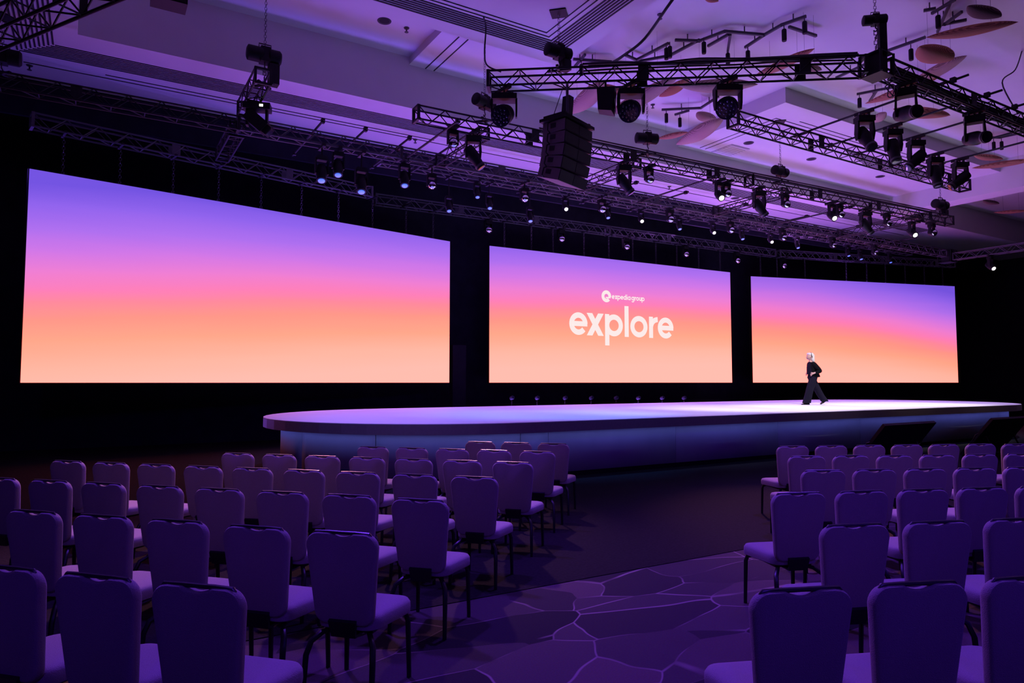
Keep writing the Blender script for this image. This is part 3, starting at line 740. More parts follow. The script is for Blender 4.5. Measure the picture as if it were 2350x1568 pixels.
sp = [(1985, 316, 0), (2050, 332, 1), (2102, 340, 2), (2146, 360, 3), (2203, 375, 4)]
dirs = [(.2, -.5, -.85), (.05, -.25, -.95), (-.7, -.1, -.65), (.05, -.2, -.97), (-.75, .1, -.62)]
for (x, y, k), dd in zip(sp, dirs):
    X = PX5[k]; d_ = ray(x, y); P = CAM + d_*(X/d_.x)
    o = place(prof, used, P, ZTR+.164, 'large black moving spotlight on the %s cross pipe from the chained corner' % ORD[k+1], 'stage light', 'spotlights on the cross pipes', 1.02, .55, R(-31)); used = True
    for ch in o.children:
        if ch.name.startswith('head'): ch.rotation_mode = 'QUATERNION'; ch.rotation_quaternion = frame_to(dd)
for (x, y), lb in zip(((2078, 212), (2236, 272)), ('nearer to', 'further from')):
    P = at_y(x, y, (nC.y+nR.y)/2)
    o = place(prof, True, P, ZTR-.172, 'black moving spotlight under the cable-laden truss, %s the chained corner' % lb, 'stage light', 'spotlights under the cable-laden truss', 1.05, .55, R(-60))
    for ch in o.children:
        if ch.name.startswith('head'): ch.rotation_mode = 'QUATERNION'; ch.rotation_quaternion = frame_to((.5, -.8, -.25))
def on_tb(x, y):
    d = (TB1-TB0).normalized(); return at_plane(x, y, TB0, Vector((-d.y, d.x, 0)))
for qi, (x, y) in enumerate(((1086, 330), (1432, 402), (1742, 460), (1986, 498))):
    o = place(prof, True, on_tb(x, y), ZTR-.172, 'black moving spotlight under the open-ended truss, %s from its open end' % ORD[qi+1], 'stage light', 'spotlights on the open-ended truss', 1.0, .55, R(-20))
    for ch in o.children:
        if ch.name.startswith('head'): ch.rotation_mode = 'QUATERNION'; ch.rotation_quaternion = frame_to((.55, -.1, -.8))
wp = make_par('lamp_white', (-.35, -.72, -.6), 'lit_spotlight'); used = False
for qi, (x, y) in enumerate(((1651, 447), (1909, 495), (2093, 534))):
    place(wp, used, on_tb(x, y), ZTR-.172, 'lit white spotlight under the open-ended truss, %s from its open end' % ORD[qi+1], 'stage light', 'lit white spotlights on the open-ended truss', 1.05, .4); used = True
for qi, (x, y) in enumerate(((1298, 464), (1471, 488), (1636, 514), (1768, 536))):
    place(wp, True, at_y(x, y, Y2), 8.1-.172, 'lit white spotlight on the upstage truss, %s from the wide screen' % ORD[qi+1], 'stage light', 'lit white spotlights upstage', .85, .4)
_d = ray(2272, 588); place(wp, True, CAM+_d*(xl(2163)/_d.x), 7.55-.172, 'lone lit white spotlight on the truss leading back from the end tower', 'stage light', None, 1.2, .4, 0, 0)
ball = make_ball(); used = False
for qi, (x, y) in enumerate(((1040, 325), (1490, 404), (1668, 436), (1803, 462), (1928, 487), (2037, 512), (2140, 534))):
    place(ball, used, on_tb(x, y), ZTR-.172, 'small glass-lensed round spotlight under the open-ended truss, %s from its open end' % ORD[qi+1], 'stage light', 'round lens lights on the open-ended truss', 1.15, .27); used = True
for qi, (x, y) in enumerate(((991, 425), (1204, 455), (1382, 480), (1538, 503), (1677, 528), (1797, 546), (1912, 562), (2008, 580))):
    place(ball, True, at_y(x, y, YL), ZTR-.172, 'small glass-lensed round spotlight under the upstage truss, %s from the crossing tower' % ORD[qi+1], 'stage light', 'round lens lights on the upstage truss', 1.1, .27)
hd = (H2-H1).normalized(); hn = Vector((-hd.y, hd.x, 0))
for qi, (x, y) in enumerate(((1121, 522), (1288, 543), (1437, 562), (1573, 577), (1691, 592), (1801, 606))):
    place(ball, True, at_plane(x, y, H1, hn) if x < 1770 else on_scr(2, x, y)+Vector((0, .07, 0)), ZH-.172, 'small round spotlight over the explore screen, %s along its header from the wide screen' % ORD[qi+1], 'stage light', 'round lens lights on the header truss', 1.3, .27)
bp = make_par('lamp_blue', (-.1, -.38, -.92), 'blue_spotlight'); used = False
for qi, (x, y) in enumerate(((738, 398), (776, 372), (829, 424), (928, 410))):
    place(bp, used, at_y(x, y, YL), ZTR-.172, 'blue-lit spotlight beyond the crossing tower, %s from that tower' % ORD[qi+1], 'stage light', 'blue spotlights beyond the crossing tower', 1.15, .4); used = True
for qi, (x, y) in enumerate(((1030, 474), (1095, 432), (1123, 468), (1216, 498), (1394, 476), (1558, 500), (1702, 524), (1829, 546), (1945, 563), (1974, 588), (2041, 578))):
    place(bp, True, at_y(x, y, Y2), 8.1-.172, 'blue-lit spotlight on the upstage lighting truss, %s from the wide screen' % ORD[qi+1], 'stage light', 'blue spotlights upstage', .85, .4)
# the big fixture with a lit display by the crossing tower
P = at_z(590, 280, ZTR+.32-.172-.44)
t = empty('display_spotlight', P, R(-20), 'large moving spotlight with a small lit display beside the crossing tower', 'stage light')
MB().box((0, 0, .32), (.56, .3, .14)).build('base', M['body'], t)
MB().box((.1, -.153, .32), (.075, .006, .05)).build('display', M['lamp_white'], t)
for s in (-1, 1): MB().box((s*.2, 0, .1), (.05, .16, .4)).build('yoke_arm', M['body'], t)
h = MB().box((0, 0, .0), (.3, .26, .5)).box((0, 0, .3), (.22, .2, .12)).build('head', M['body'], t, False, None, frame_to((.75, -.1, -.65)))
MB().box((0, 0, .365), (.18, .16, .012)).build('lens', M['lens'], h)
MB().path([(0, 0, .38), (0, 0, ZTR+.32-.15-P.z)], .03, 8).build('hanger', M['truss'], t)
MB().box((0, 0, ZTR+.32-.19-P.z), (.44, .06, .06), Matrix.Rotation(R(20), 3, 'Z')).build('clamp_bar', M['truss'], t)

# ================================================================ chain hoists
def z_on(P, ypx):
    lo, hi = 0, 12
    for _ in range(40):
        m_ = (lo+hi)/2; q = Vector((P.x, P.y, m_))-CAM; y = 784-F_PX*q.dot(_U)/q.dot(_F)
        if y > ypx: lo = m_
        else: hi = m_
    return lo
def chain_links(t, z0, z1, r=.012, ln=.075, name='chain'):
    mb = MB(); n = max(1, int(abs(z1-z0)/(ln*.8)))
    for i in range(n):
        z = z0+(z1-z0)*(i+.5)/n; a = i % 2*math.pi/2; c_, s_ = math.cos(a)*ln*.3, math.sin(a)*ln*.3
        mb.path([(c_, s_, z-ln*.35), (c_, s_, z+ln*.35), (-c_, -s_, z+ln*.35), (-c_, -s_, z-ln*.35), (c_, s_, z-ln*.35)], r*.5, 4, False)
    return mb.build(name, M['chain'], t)
def hoist(P, yb, ztop, label, rz=0, bag=True, s=1.0, zlow=ZTR+.165):
    ztop = ceil_z(P.x, P.y); zb = max(z_on(P, yb), zlow+.30*s)
    t = empty('chain_hoist', (P.x, P.y, zb), rz, label, 'chain hoist')
    RX = Matrix.Rotation(R(90), 4, 'Y')
    MB().lathe([(.09*s, -.30*s), (.13*s, -.28*s), (.13*s, -.05*s), (.10*s, -.03*s), (.10*s, .05*s), (.13*s, .07*s), (.13*s, .24*s), (.1*s, .27*s)], 16, RX).build('motor', M['body'], t, True)
    MB().box((0, 0, 0), (.16*s, .2*s, .26*s)).build('gear_case', M['body'], t)
    MB().path([(-.1*s, 0, .12*s), (-.1*s, 0, .2*s), (.1*s, 0, .2*s), (.1*s, 0, .12*s)], .012*s, 6).build('handle', M['bodyg'], t)
    chain_links(t, .12*s, ztop-zb)
    if zlow < zb-.3*s-.03: chain_links(t, -.28*s, zlow-zb, .02, .1, 'load_chain')
    for a in (45, 135): MB().box((0, 0, zlow-zb), (.46, .05, .04), Matrix.Rotation(R(a)-rz, 3, 'Z')).build('sling_bar', M['truss'], t)
    MB().path([(0, 0, -.12*s), (0, 0, -.2*s), (.03, 0, -.25*s), (0, 0, -.3*s), (-.04, 0, -.27*s)], .014, 6).build('hook', M['chain'], t)
    if bag:
        MB().loops([[(x*.085*s+.15*s, y*.09*s, z*s) for x, y in ((-1,-1),(1,-1),(1,1),(-1,1))] for z in (-.14, -.2, max(-.95, min(-.27, (zlow-zb+.03)/s)))]).build('chain_bag', M['body'], t)
    MB().box((0, 0, ztop-zb-.012), (.32, .32, .024), Matrix.Rotation(R(45), 3, 'Z')).build('ceiling_plate', M['body'], t)
    return t
def nz(x, y=180):
    P = on_near(x, y); return P
P = at_z(606, 214, ZTR+.3); hoist(P, 128, Z1 if P.y < YA else Z0, 'chain hoist with a black bag over the short cross truss', 0, True, 1.25, ZTR+.32+.165)
P = nz(1283); hoist(P, 120, Z0 if P.y < YB and P.x < XB else Z2, 'upright chain hoist above the speaker array truss')
P = nz(2012); hoist(nC, 46, Z2, 'chain hoist hanging over the corner of two trusses', R(-40), True, .75, ZTR+.225)
P = on_tb(1112, 290); hoist(P, 236, Z2, 'tilted chain hoist at the end of the speaker array truss', R(20), False, 1.1)
P = on_tb(1486, 352); hoist(P, 318, Z2, 'chain hoist above the open-ended truss behind the speakers', R(-20), False, 1.1)
P = on_tb(1792, 420); hoist(P, 394, Z3, 'chain hoist on splayed cables below the dropped ceiling panel', R(5), False, 1.1)
P = on_tb(2160, 500); hoist(P, 470, Z0, 'chain hoist and bag at the end of the moving light truss', 0, True, 1.3)
P = Vector((xl(2163), 12.8, 7.7)); hoist(P, 512, Z2, 'chain hoist at the end of the truss behind the end tower', 0, True, 1.2, 7.55+.165)
P = at_y(2, 178, YL); hoist(P, 142, Z0, 'chain hoist on the truss from the side wall', 0, False, 1.2)
# chains carrying the screens
def scr_chain(x, y0, i, k):
    t_, A_, W_, rz_ = screens[i]; n_ = Vector((math.sin(rz_), -math.cos(rz_), 0))
    P = at_plane(x, y0, A_, n_)+n_*-.08
    t = empty('screen_chain', (P.x, P.y, SZ1), 0, 'steel chain holding up the %s screen, %s counted from %s' % (('wide', ORD[k], 'the side wall'), ('explore', ORD[k], 'the wide screen'), ('presenter', ORD[k], 'the explore screen'))[i], 'chain', 'steel chains holding up the screens')
    chain_links(t, .02, ZH-.15-SZ1, .014, .085)
    MB().box((0, 0, ZH-.15-SZ1), (.05, .46, .05), Matrix.Rotation(rz_, 3, 'Z')).build('top_clamp', M['truss'], t)
    MB().box((0, 0, .0), (.06, .06, .1)).build('shackle', M['chain'], t)
for k, x in enumerate((145, 277, 400, 505, 603, 696, 781, 859, 936, 998)): scr_chain(x, 400, 0, k+1)
for k, x in enumerate((1160, 1222, 1272, 1343, 1400, 1455, 1508, 1556, 1606, 1655)): scr_chain(x, 560, 1, k+1)
for k, x in enumerate((1748, 1786, 1850, 1945, 1992, 2035, 2080, 2124, 2166)): scr_chain(x, 620, 2, k+1)

# ================================================================ speakers
P0 = nz(1302, 262); zt = z_on(P0, 284)
fy = math.atan2((-_F*.62+_R*.78).y, (-_F*.62+_R*.78).x)+math.pi/2      # local -Y is the front
t = empty('line_array', (P0.x, P0.y, zt), fy, 'hanging line array of five stacked black speaker cabinets', 'speaker')
MB().box((0, 0, -.03), (1.0, .62, .06)).box((-.42, 0, .03), (.06, .5, .06)).box((.42, 0, .03), (.06, .5, .06)).build('bumper_frame', M['body'], t)
M['cab'] = mat('speaker_cabinet', (.10, .085, .09), .6); M['grille'] = mat('speaker_grille', (.01, .011, .012), .7, bump=.6, scale=220)
zc, yo, tl = -.07, 0.0, 0.0
for k in range(5):
    tl = R(3+4.0*k); Rm = Matrix.Rotation(tl, 3, 'X'); cpos = Vector((0, yo, zc-.11))
    cab = MB().loops([[Rm @ Vector((x, y, -.106)) for x, y in ((-.47,-.26),(.47,-.26),(.40,.30),(-.40,.30))], [Rm @ Vector((x, y, .106)) for x, y in ((-.47,-.26),(.47,-.26),(.40,.30),(-.40,.30))]]).build('cabinet', M['cab'], t, False, cpos)
    for s in (-1, 1): MB().box(Rm @ Vector((s*.235, -.268, 0)), (.455, .014, .195), Rm).build('grille', M['grille'], cab)
    for s in (-1, 1):
        MB().path([Rm @ Vector((s*.42, .12, -.1)), Rm @ Vector((s*.49, .12, -.07)), Rm @ Vector((s*.49, .12, .07)), Rm @ Vector((s*.42, .12, .1))], .012, 6).build('handle', M['body'], cab)
        MB().box(Rm @ Vector((s*.432, .03, .02)), (.02, .13, .09), Rm).build('handle_recess', M['slot'], cab)
    zc -= .218; yo += .218*math.sin(tl)*.9
MB().path([(0, 0, .0), (0, 0, ZTR-.1-zt)], .03, 6).build('hook_chain', M['chain'], t)
for s in (-1, 1): MB().path([(s*.25, .2, .02), (s*.05, .05, ZTR-.15-zt)], .008, 6).build('sling', M['cable'], t)
MB().loops([[(.1+x*.08+z*.14, .1+y*.08, z) for x, y in ((-1,-1),(1,-1),(1,1),(-1,1))] for z in (.03, min(.62, ZTR-.19-zt))]).build('chain_bag', M['body'], t)
P = nz(1390, 232)
t = empty('box_speaker', P, fy+R(25), 'small angled black loudspeaker beside a wash light', 'speaker')
MB().loops([[(-.17, -.12, -.26), (.17, -.16, -.26), (.12, .14, -.2), (-.12, .14, -.2)], [(-.17, -.2, .2), (.17, -.2, .2), (.12, .16, .24), (-.12, .16, .24)]]).build('cabinet', M['body'], t)
MB().path([(0, 0, .22), (0, 0, ZTR-.1-P.z)], .02, 6).build('hanger', M['truss'], t)
MB().box((0, -.168, -.03), (.3, .01, .4), Matrix.Rotation(R(-6), 3, 'X')).build('grille', M['grille'], t)
P = at_z(388, -8, 8.4)
t = empty('box_speaker', P, R(0), 'black speaker box under the near soffit edge', 'speaker')
MB().box((0, 0, 0), (.55, .4, .32)).build('cabinet', M['body'], t); MB().box((0, -.205, 0), (.5, .01, .27)).build('grille', M['grille'], t)
MB().path([(0, 0, .15), (0, 0, Z0-P.z)], .02, 6).build('hanger', M['truss'], t)
# ================================================================ woven pendants
def woven(name, c):
    m = mat(name, c, .75, spec=.2); nt = m.node_tree; N = nt.nodes; L = nt.links; b = N['Principled BSDF']
    tc = N.new('ShaderNodeTexCoord'); w1 = N.new('ShaderNodeTexWave'); w1.inputs['Scale'].default_value = 22; w1.inputs['Distortion'].default_value = 1.5
    w1.bands_direction = 'Y'
    L.new(tc.outputs['Object'], w1.inputs['Vector'])
    mx = N.new('ShaderNodeMix'); mx.data_type = 'RGBA'; mx.inputs[6].default_value = tuple(v*.55 for v in c)+(1,); mx.inputs[7].default_value = tuple(min(1, v*1.25) for v in c)+(1,)
    L.new(w1.outputs['Fac'], mx.inputs[0]); L.new(mx.outputs[2], b.inputs['Base Color'])
    bp_ = N.new('ShaderNodeBump'); bp_.inputs['Strength'].default_value = .5; bp_.inputs['Distance'].default_value = .02
    L.new(w1.outputs['Fac'], bp_.inputs['Height']); L.new(bp_.outputs[0], b.inputs['Normal'])
    b.inputs['Subsurface Weight'].default_value = .0
    return m
M['w_orange'] = woven('woven_orange', (.50, .21, .13)); M['w_pink'] = woven('woven_tan', (.50, .33, .26)); M['w_dark'] = woven('woven_dark', (.16, .10, .08))
def pendant(x0, y0, x1, y1, wpx, mt, label, z=9.2, skew=.5, dz=0.0, ceil=None):
    A = at_z(x0, y0, z); B = at_z(x1, y1, z+dz); Cn = (A+B)/2; d = B-A; Ln = d.length
    wid = wpx/px_per_m(Cn)
    t = empty('woven_pendant', Cn, 0, label, 'pendant', 'woven ceiling pendants')
    q = d.normalized().to_track_quat('X', 'Z')
    mb = MB(); loops = []; n = 20; k = 15
    for i in range(k+1):
        u = i/k; x = (u-.5)*Ln; r = max(.02, math.sin(math.pi*u**(math.log(.5)/math.log(skew)))**.72)
        yc = .10*wid*math.sin(u*5)
        loops.append([(x, yc+r*wid*.5*math.cos(2*math.pi*j/n), r*wid*.33*math.sin(2*math.pi*j/n)) for j in range(n)])
    mb.loops(loops).build('woven_shell', M[mt], t, True, None, q)
    for u in (-.22, .22):
        a = d*u; MB().path([a, (a.x, a.y, ceil_z(Cn.x+a.x, Cn.y+a.y)-Cn.z)], .0025, 4).build('wire', M['cable'], t)
pd = [(1216, 2, 1276, 8, 44, 'w_pink', 'short tan woven pendant inside the near soffit corner', None), (1617, -6, 1648, 4, 16, 'w_orange', 'small woven pendant high above the zigzag track lights', None),
 (1300, 262, 1395, 186, 48, 'w_pink', 'tan woven pendant behind the line array hoist', None), (1350, 196, 1432, 214, 34, 'w_orange', 'orange woven pendant behind the small loudspeaker', None),
 (1395, 262, 1560, 178, 44, 'w_pink', 'long tan woven pendant behind the middle wash light', None), (1512, 222, 1585, 182, 30, 'w_orange', 'orange woven leaf pendant behind the near truss joint', None),
 (1555, 196, 1738, 196, 42, 'w_pink', 'broad woven pendant behind the wash light at the pipe truss', None), (1730, 176, 1872, 112, 30, 'w_orange', 'slim woven pendant poking above the near truss', None),
 (1832, 148, 1884, 162, 24, 'w_pink', 'small pale woven pendant seen through the near truss', None), (1600, 258, 1640, 278, 30, 'w_pink', 'small pale oval woven pendant on a short stem', None),
 (1552, 332, 1665, 272, 44, 'w_pink', 'large tan woven pendant beside the pipe truss end', None), (1508, 318, 1582, 304, 18, 'w_orange', 'dark orange woven pendant tip beside a chain hoist', None),
 (2125, 86, 2336, 52, 34, 'w_orange', 'long slender woven pendant above the round one', None), (2220, 14, 2294, 40, 38, 'w_dark', 'dark oval woven pendant nearest the ceiling tracks', None),
 (2110, 108, 2180, 138, 56, 'w_orange', 'round ribbed woven pendant under the long slender one', None), (2090, 190, 2222, 128, 36, 'w_pink', 'pale woven pendant behind the cable-laden truss', None),
 (1985, 238, 2160, 176, 28, 'w_orange', 'orange woven pendant glimpsed through the cable-laden truss', None), (2050, 250, 2178, 266, 36, 'w_orange', 'orange woven pendant above the cross pipes', None),
 (2000, 280, 2036, 258, 26, 'w_pink', 'small pale woven pendant beside the cross pipe spotlights', None), (2230, 386, 2380, 366, 20, 'w_orange', 'long woven pendant beside the end cross beam', None),
 (2234, 356, 2300, 366, 20, 'w_orange', 'short orange woven pendant above the long one by the cross beam', None), (2280, 488, 2362, 484, 12, 'w_orange', 'slim woven pendant beyond the cross beam', None), (2255, 460, 2292, 468, 14, 'w_dark', 'small dim woven pendant in the furthest recess', None)]
PZ = {3: 9.6, 4: 8.8, 5: 9.45, 6: 9.1, 7: 9.5, 8: 8.95, 9: 9.65, 10: 9.0, 11: 9.45}      # hung at different heights where they pass one another
for i_, a in enumerate(pd): pendant(*a[:7], skew=.5, z=PZ.get(i_, 9.2))

# ================================================================ track lights on the recess ceiling
def track(segs, cans, label, z=Z2-.16):
    P0 = at_z(segs[0][0], segs[0][1], z)
    t = empty('track_light', P0, 0, label, 'track light')
    for x0, y0, x1, y1 in segs:
        a, b = at_z(x0, y0, z), at_z(x1, y1, z); d = b-a
        MB().box((a+b)/2-P0, (d.length+.04, .055, .06), Matrix.Rotation(math.atan2(d.y, d.x), 3, 'Z')).build('track_bar', M['dk'], t)
        m_ = (a+b)/2-P0; MB().path([m_, (m_.x, m_.y, ceil_z((a.x+b.x)/2, (a.y+b.y)/2)-P0.z)], .015, 6).build('stem', M['dk'], t)
    for x, y in cans:
        c_ = at_z(x, y, z)-P0
        cn = MB().lathe([(.045, -.12), (.055, -.14), (.055, -.36), (.05, -.4)], 12, Matrix.Translation(c_)).build('lamp_can', M['body'], t, True)
        MB().path([c_, c_-Vector((0, 0, .13))], .012, 6).build('pin', M['dk'], cn)
track([(1317, 136, 1402, 142), (1320, 152, 1342, 126), (1437, 127, 1466, 140), (1462, 137, 1533, 100), (1470, 140, 1536, 128), (1536, 128, 1604, 92), (1551, 92, 1605, 94), (1605, 94, 1663, 72), (1663, 72, 1754, 80), (1754, 80, 1794, 57), (1794, 57, 1848, 38), (1812, 62, 1872, 82), (1626, 105, 1670, 80), (1676, 80, 1670, 118), (1711, 108, 1754, 80)],
      [(1334, 138), (1529, 100), (1537, 96), (1615, 86), (1799, 56), (1846, 38), (1670, 112), (1716, 106)], 'long zigzag track light with hanging lamp cans')
track([(1920, 178, 1985, 148), (2038, 116, 2122, 86), (2122, 24, 2145, 20), (2140, 30, 2190, 0), (2180, 8, 2152, 72), (2168, 56, 2206, 28), (2164, 56, 2216, 46)], [(2152, 24), (2090, 102)], 'branching track light beside the woven pendants')
track([(1968, 216, 2050, 200), (2012, 208, 1996, 232)], [(1972, 216)], 'short forked track light above the cross pipes')
track([(1520, 252, 1608, 248), (1550, 263, 1580, 254), (1608, 248, 1648, 222)], [(1529, 252), (1560, 262)], 'small track light over the dark orange pendant')
track([(2240, 315, 2295, 316), (2295, 316, 2350, 304)], [(2280, 318), (2298, 317)], 'track light beyond the far end of the cross pipes')

# ================================================================ cables
def cable(pts, label, r=.016, group=None):
    pts = [Vector(p) for p in pts]; out = []
    for i in range(len(pts)-1):
        a, b, c_, d = pts[max(i-1, 0)], pts[i], pts[i+1], pts[min(i+2, len(pts)-1)]
        for k in range(6):
            u = k/6; out.append(.5*((2*b)+(c_-a)*u+(2*a-5*b+4*c_-d)*u*u+(3*b-a-3*c_+d)*u**3))
    out.append(pts[-1]); P0 = pts[0]
    t = empty('power_cable', P0, 0, label, 'cable', group)
    MB().path([p-P0 for p in out], r, 6).build('cable_run', M['cable'], t, True)
cable([at_z(1590, -60, Z2), at_z(1540, 4, 9.4), at_z(1480, 88, 9.0), at_z(1430, 128, 8.5), nz(1400, 146), nz(1380, 150), nz(1350, 152)], 'thick black cable sagging from the ceiling onto the speaker array truss', .03)
cable([at_z(1110, 40, Z0-.02), at_z(1115, 66, 8.9), at_z(1112, 120, 8.5), nz(1118, 150), nz(1150, 165)], 'thin black cable dropping to the end of the speaker array truss')
cable([at_z(2345, 118, Z2), at_z(2330, 160, 9.5), at_z(2300, 190, 9.0), Vector((re.x-3, re.y, ZTR+.2))], 'thin black cable swinging down to the cable-laden truss')
random.seed(3)
def run_cable(p, q, step, lane, jit, label, group, r=.018):
    """a cable along a truss from p to q in its own lane (across, height), with a little wander"""
    d = (q-p); n_ = max(2, int(d.length/step)); ac = Vector((-d.y, d.x, 0)).normalized()
    cable([p.lerp(q, i/n_)+ac*(lane[0]+random.uniform(-jit, jit))+Vector((0, 0, lane[1]+random.uniform(-jit, jit)*.6)) for i in range(n_+1)], label, r, group)
for k in range(7):                                       # lying on the top chords and rungs
    run_cable(nL.lerp(nC, .25), nL.lerp(nC, .95), .65, (-.12+.04*k, .205+.022*(k % 3)), .032, 'black cable lying along the top of the speaker array truss', 'cables on the speaker array truss')
a_, b_ = nC+Vector((.5, 0, 0)), re-Vector((.1, 0, 0))
for k in range(14):                                      # packed inside the box of the truss
    run_cable(a_, b_, .6, (-.09+.06*(k % 4), -.102+.06*(k//4)), .022, 'black cable bundled through the cable-laden truss', 'cables on the cable-laden truss', .02)
for k in range(5):                                       # on the top chords, beside the hoist slings
    run_cable(TB0.lerp(TB1, .15), TB0.lerp(TB1, .95), .9, (.06+.022*k if k < 3 else -.10-.03*(k-3), .215+.02*(k % 2)), .012, 'black cable lying along the open-ended truss', 'cables on the open-ended truss', .018)
for k in range(4):
    run_cable(Vector((xl(640), YL, ZTR)), Vector((xl(2140), YL, ZTR)), .9, (-.065+.043*k, -.095+.03*(k % 2)), .014, 'black cable lying along the upstage truss', 'cables on the upstage truss', .018)
# cable coils hanging at lights
for x, y, Y in ((2045, 205, None),):
    P = at_y(x, y, (nC.y+nR.y)/2); pts = [Vector((P.x, P.y+.15, ZTR-.12)), Vector((P.x+.1, P.y+.1, ZTR-.2))] + [P+Vector((.14*math.cos(k*.6), .05*math.sin(k), .12*math.sin(k*.6)-.02*k/10)) for k in range(26)]
    cable(pts, 'coil of black cable hanging under the cable-laden truss', .01)

# ================================================================ presenter
M['skin'] = mat('skin', (.62, .36, .30), .55); M['hair'] = mat('blond_hair', (.78, .72, .66), .6, noise=.2, scale=60)
M['suit'] = mat('black_jacket', (.004, .004, .006), .9, spec=.1); M['trouser'] = mat('navy_trousers', (.009, .007, .018), .9, spec=.1, noise=.3, scale=30)
M['shirt'] = mat('navy_shirt', (.008, .006, .018), .9, spec=.1); M['shoe'] = mat('black_shoe', (.01, .01, .012), .4)
feet = at_z(1866, 929, ST)
# local frame: +X the walking direction (to the photo's left), +Y the walker's left side (towards the camera), Z up
walk = (-_R*.98 - Vector((_F.x, _F.y, 0))*.05).normalized()
pt = empty('person', feet, math.atan2(walk.y, walk.x), 'person in a black jacket and wide navy trousers walking across the stage', 'person')
def skin_mesh(name, verts, edges, rad, m, parent, sub=2, root=0):
    me = bpy.data.meshes.new(name); me.from_pydata(verts, edges, []); me.update()
    o = obj(name, me, parent)
    sk_ = o.modifiers.new('skin', 'SKIN'); sk_.use_smooth_shade = True
    for i, r_ in enumerate(rad):
        d = me.skin_vertices[0].data[i]; d.radius = (r_, r_) if not isinstance(r_, tuple) else r_; d.use_root = (i == root)
    ss = o.modifiers.new('sub', 'SUBSURF'); ss.levels = sub; ss.render_levels = sub
    dg = bpy.context.evaluated_depsgraph_get(); dg.update()
    m2 = bpy.data.meshes.new_from_object(o.evaluated_get(dg)); o.modifiers.clear(); o.data = m2
    m2.materials.clear(); m2.materials.append(m); m2.polygons.foreach_set('use_smooth', [True]*len(m2.polygons))
    return o
# body: pelvis, spine, neck, head, arms with five-fingered hands, legs
V = [(0,0,.86),(.01,0,1.0),(.03,0,1.15),(.04,0,1.27),(.055,0,1.37),(.075,0,1.43)]
Rd = [.11,.105,.11,.10,.045,.045]
E_ = [(0,1),(1,2),(2,3),(3,4),(4,5)]
def add(p, r_, to):
    V.append(p); Rd.append(r_); E_.append((to, len(V)-1)); return len(V)-1
for s, hand in ((1, (.075, .19, .985)), (-1, (.06, -.16, 1.0))):
    sh = add((.03, s*.14, 1.27), .042, 3); el = add((-.15, s*.225, 1.07), .038, sh); wr = add((.02, s*.215, 1.01), .026, el)
    hx, hy, hz = hand; pm = add((hx, hy, hz), (.036, .018), wr)
    for f in range(4):
        a = add((hx+.055-.006*abs(f-1), hy-.01, hz+.005-.022*f), .0085, pm); add((hx+.075-.008*abs(f-1), hy-.03, hz-.02-.021*f), .0075, a)
    a = add((hx+.02, hy-.03, hz+.035), .010, pm); add((hx+.05, hy-.045, hz+.03), .0085, a)
for s, kn, an, toe in ((1, (.15, .09, .48), (.245, .09, .10), (.37, .09, .04)), (-1, (-.18, -.08, .47), (-.40, -.08, .13), (-.36, -.08, .04))):
    hp = add((0, s*.085, .80), .085, 0); k = add(kn, .055, hp); an_ = add(an, .038, k); add(toe, .03, an_)
skin_mesh('body', V, E_, Rd, M['skin'], pt)
# head with a face in profile
hd_ = MB(); lps = []
prof_ = [(1.415, -.02, .045, .04), (1.43, .0, .06, .052), (1.455, .012, .083, .064), (1.48, .016, .092, .070), (1.505, .014, .096, .074), (1.53, .008, .099, .077), (1.56, .0, .10, .078), (1.59, -.006, .094, .072), (1.615, -.012, .074, .056), (1.63, -.016, .04, .03)]
for z, cx_, rx_, ry_ in prof_:
    l = []
    for j in range(20):
        a = 2*math.pi*j/20; x = cx_+.065+rx_*math.cos(a); y = ry_*math.sin(a)
        if abs(math.sin(a)) < .35 and math.cos(a) > 0:
            if 1.49 < z < 1.515: x += .022*(1-abs(math.sin(a))/.35)
            if z < 1.47: x += .006
        l.append((x, y, z))
    lps.append(l)
head_o = hd_.loops(lps).build('head', M['skin'], pt, True)
for s in (-1, 1):
    MB().lathe([(.004, -.01), (.010, -.006), (.012, 0), (.008, .008)], 8, Matrix.Translation((.152, s*.032, 1.533)) @ Matrix.Rotation(R(90), 4, 'Y')).build('eye', M['shoe'], head_o, True)
    MB().lathe([(.012, -.008), (.03, -.004), (.03, .006), (.015, .012)], 10, Matrix.Translation((.05, s*.078, 1.51)) @ Matrix.Rotation(R(90), 4, 'X')).build('ear', M['skin'], head_o, True)
M['lip_c'] = mat('lip', (.45, .16, .15), .5)
MB().box((.163, 0, 1.468), (.012, .04, .010)).build('mouth', M['lip_c'], head_o)
# hair: swept back over the crown, falling behind to the shoulders
lp = []
for z, cx_, rx_, ry_ in ((1.655, .02, .03, .03), (1.648, .03, .08, .06), (1.62, .035, .108, .085), (1.585, .015, .112, .09), (1.55, -.008, .095, .09), (1.50, -.02, .078, .088), (1.45, -.03, .07, .092), (1.40, -.04, .06, .095), (1.36, -.045, .045, .09), (1.345, -.045, .02, .05)):
    lp.append([(cx_+rx_*math.cos(2*math.pi*j/18)+.02, ry_*math.sin(2*math.pi*j/18)+.004*math.sin(j*5+z*40), z) for j in range(18)])
MB().loops(lp).build('hair', M['hair'], pt, True)
MB().path([(.03, .095, 1.50), (.06, .098, 1.57), (.045, .07, 1.635), (.03, 0, 1.664), (.045, -.07, 1.635), (.06, -.098, 1.57)], .010, 6).build('head_band', M['shoe'], pt, True)
MB().path([(.06, .086, 1.50), (.13, .08, 1.475), (.175, .04, 1.465)], .004, 5).lathe([(.008, -.01), (.011, 0), (.006, .01)], 8, Matrix.Translation((.182, .035, 1.463))).build('headset_microphone', M['shoe'], pt)
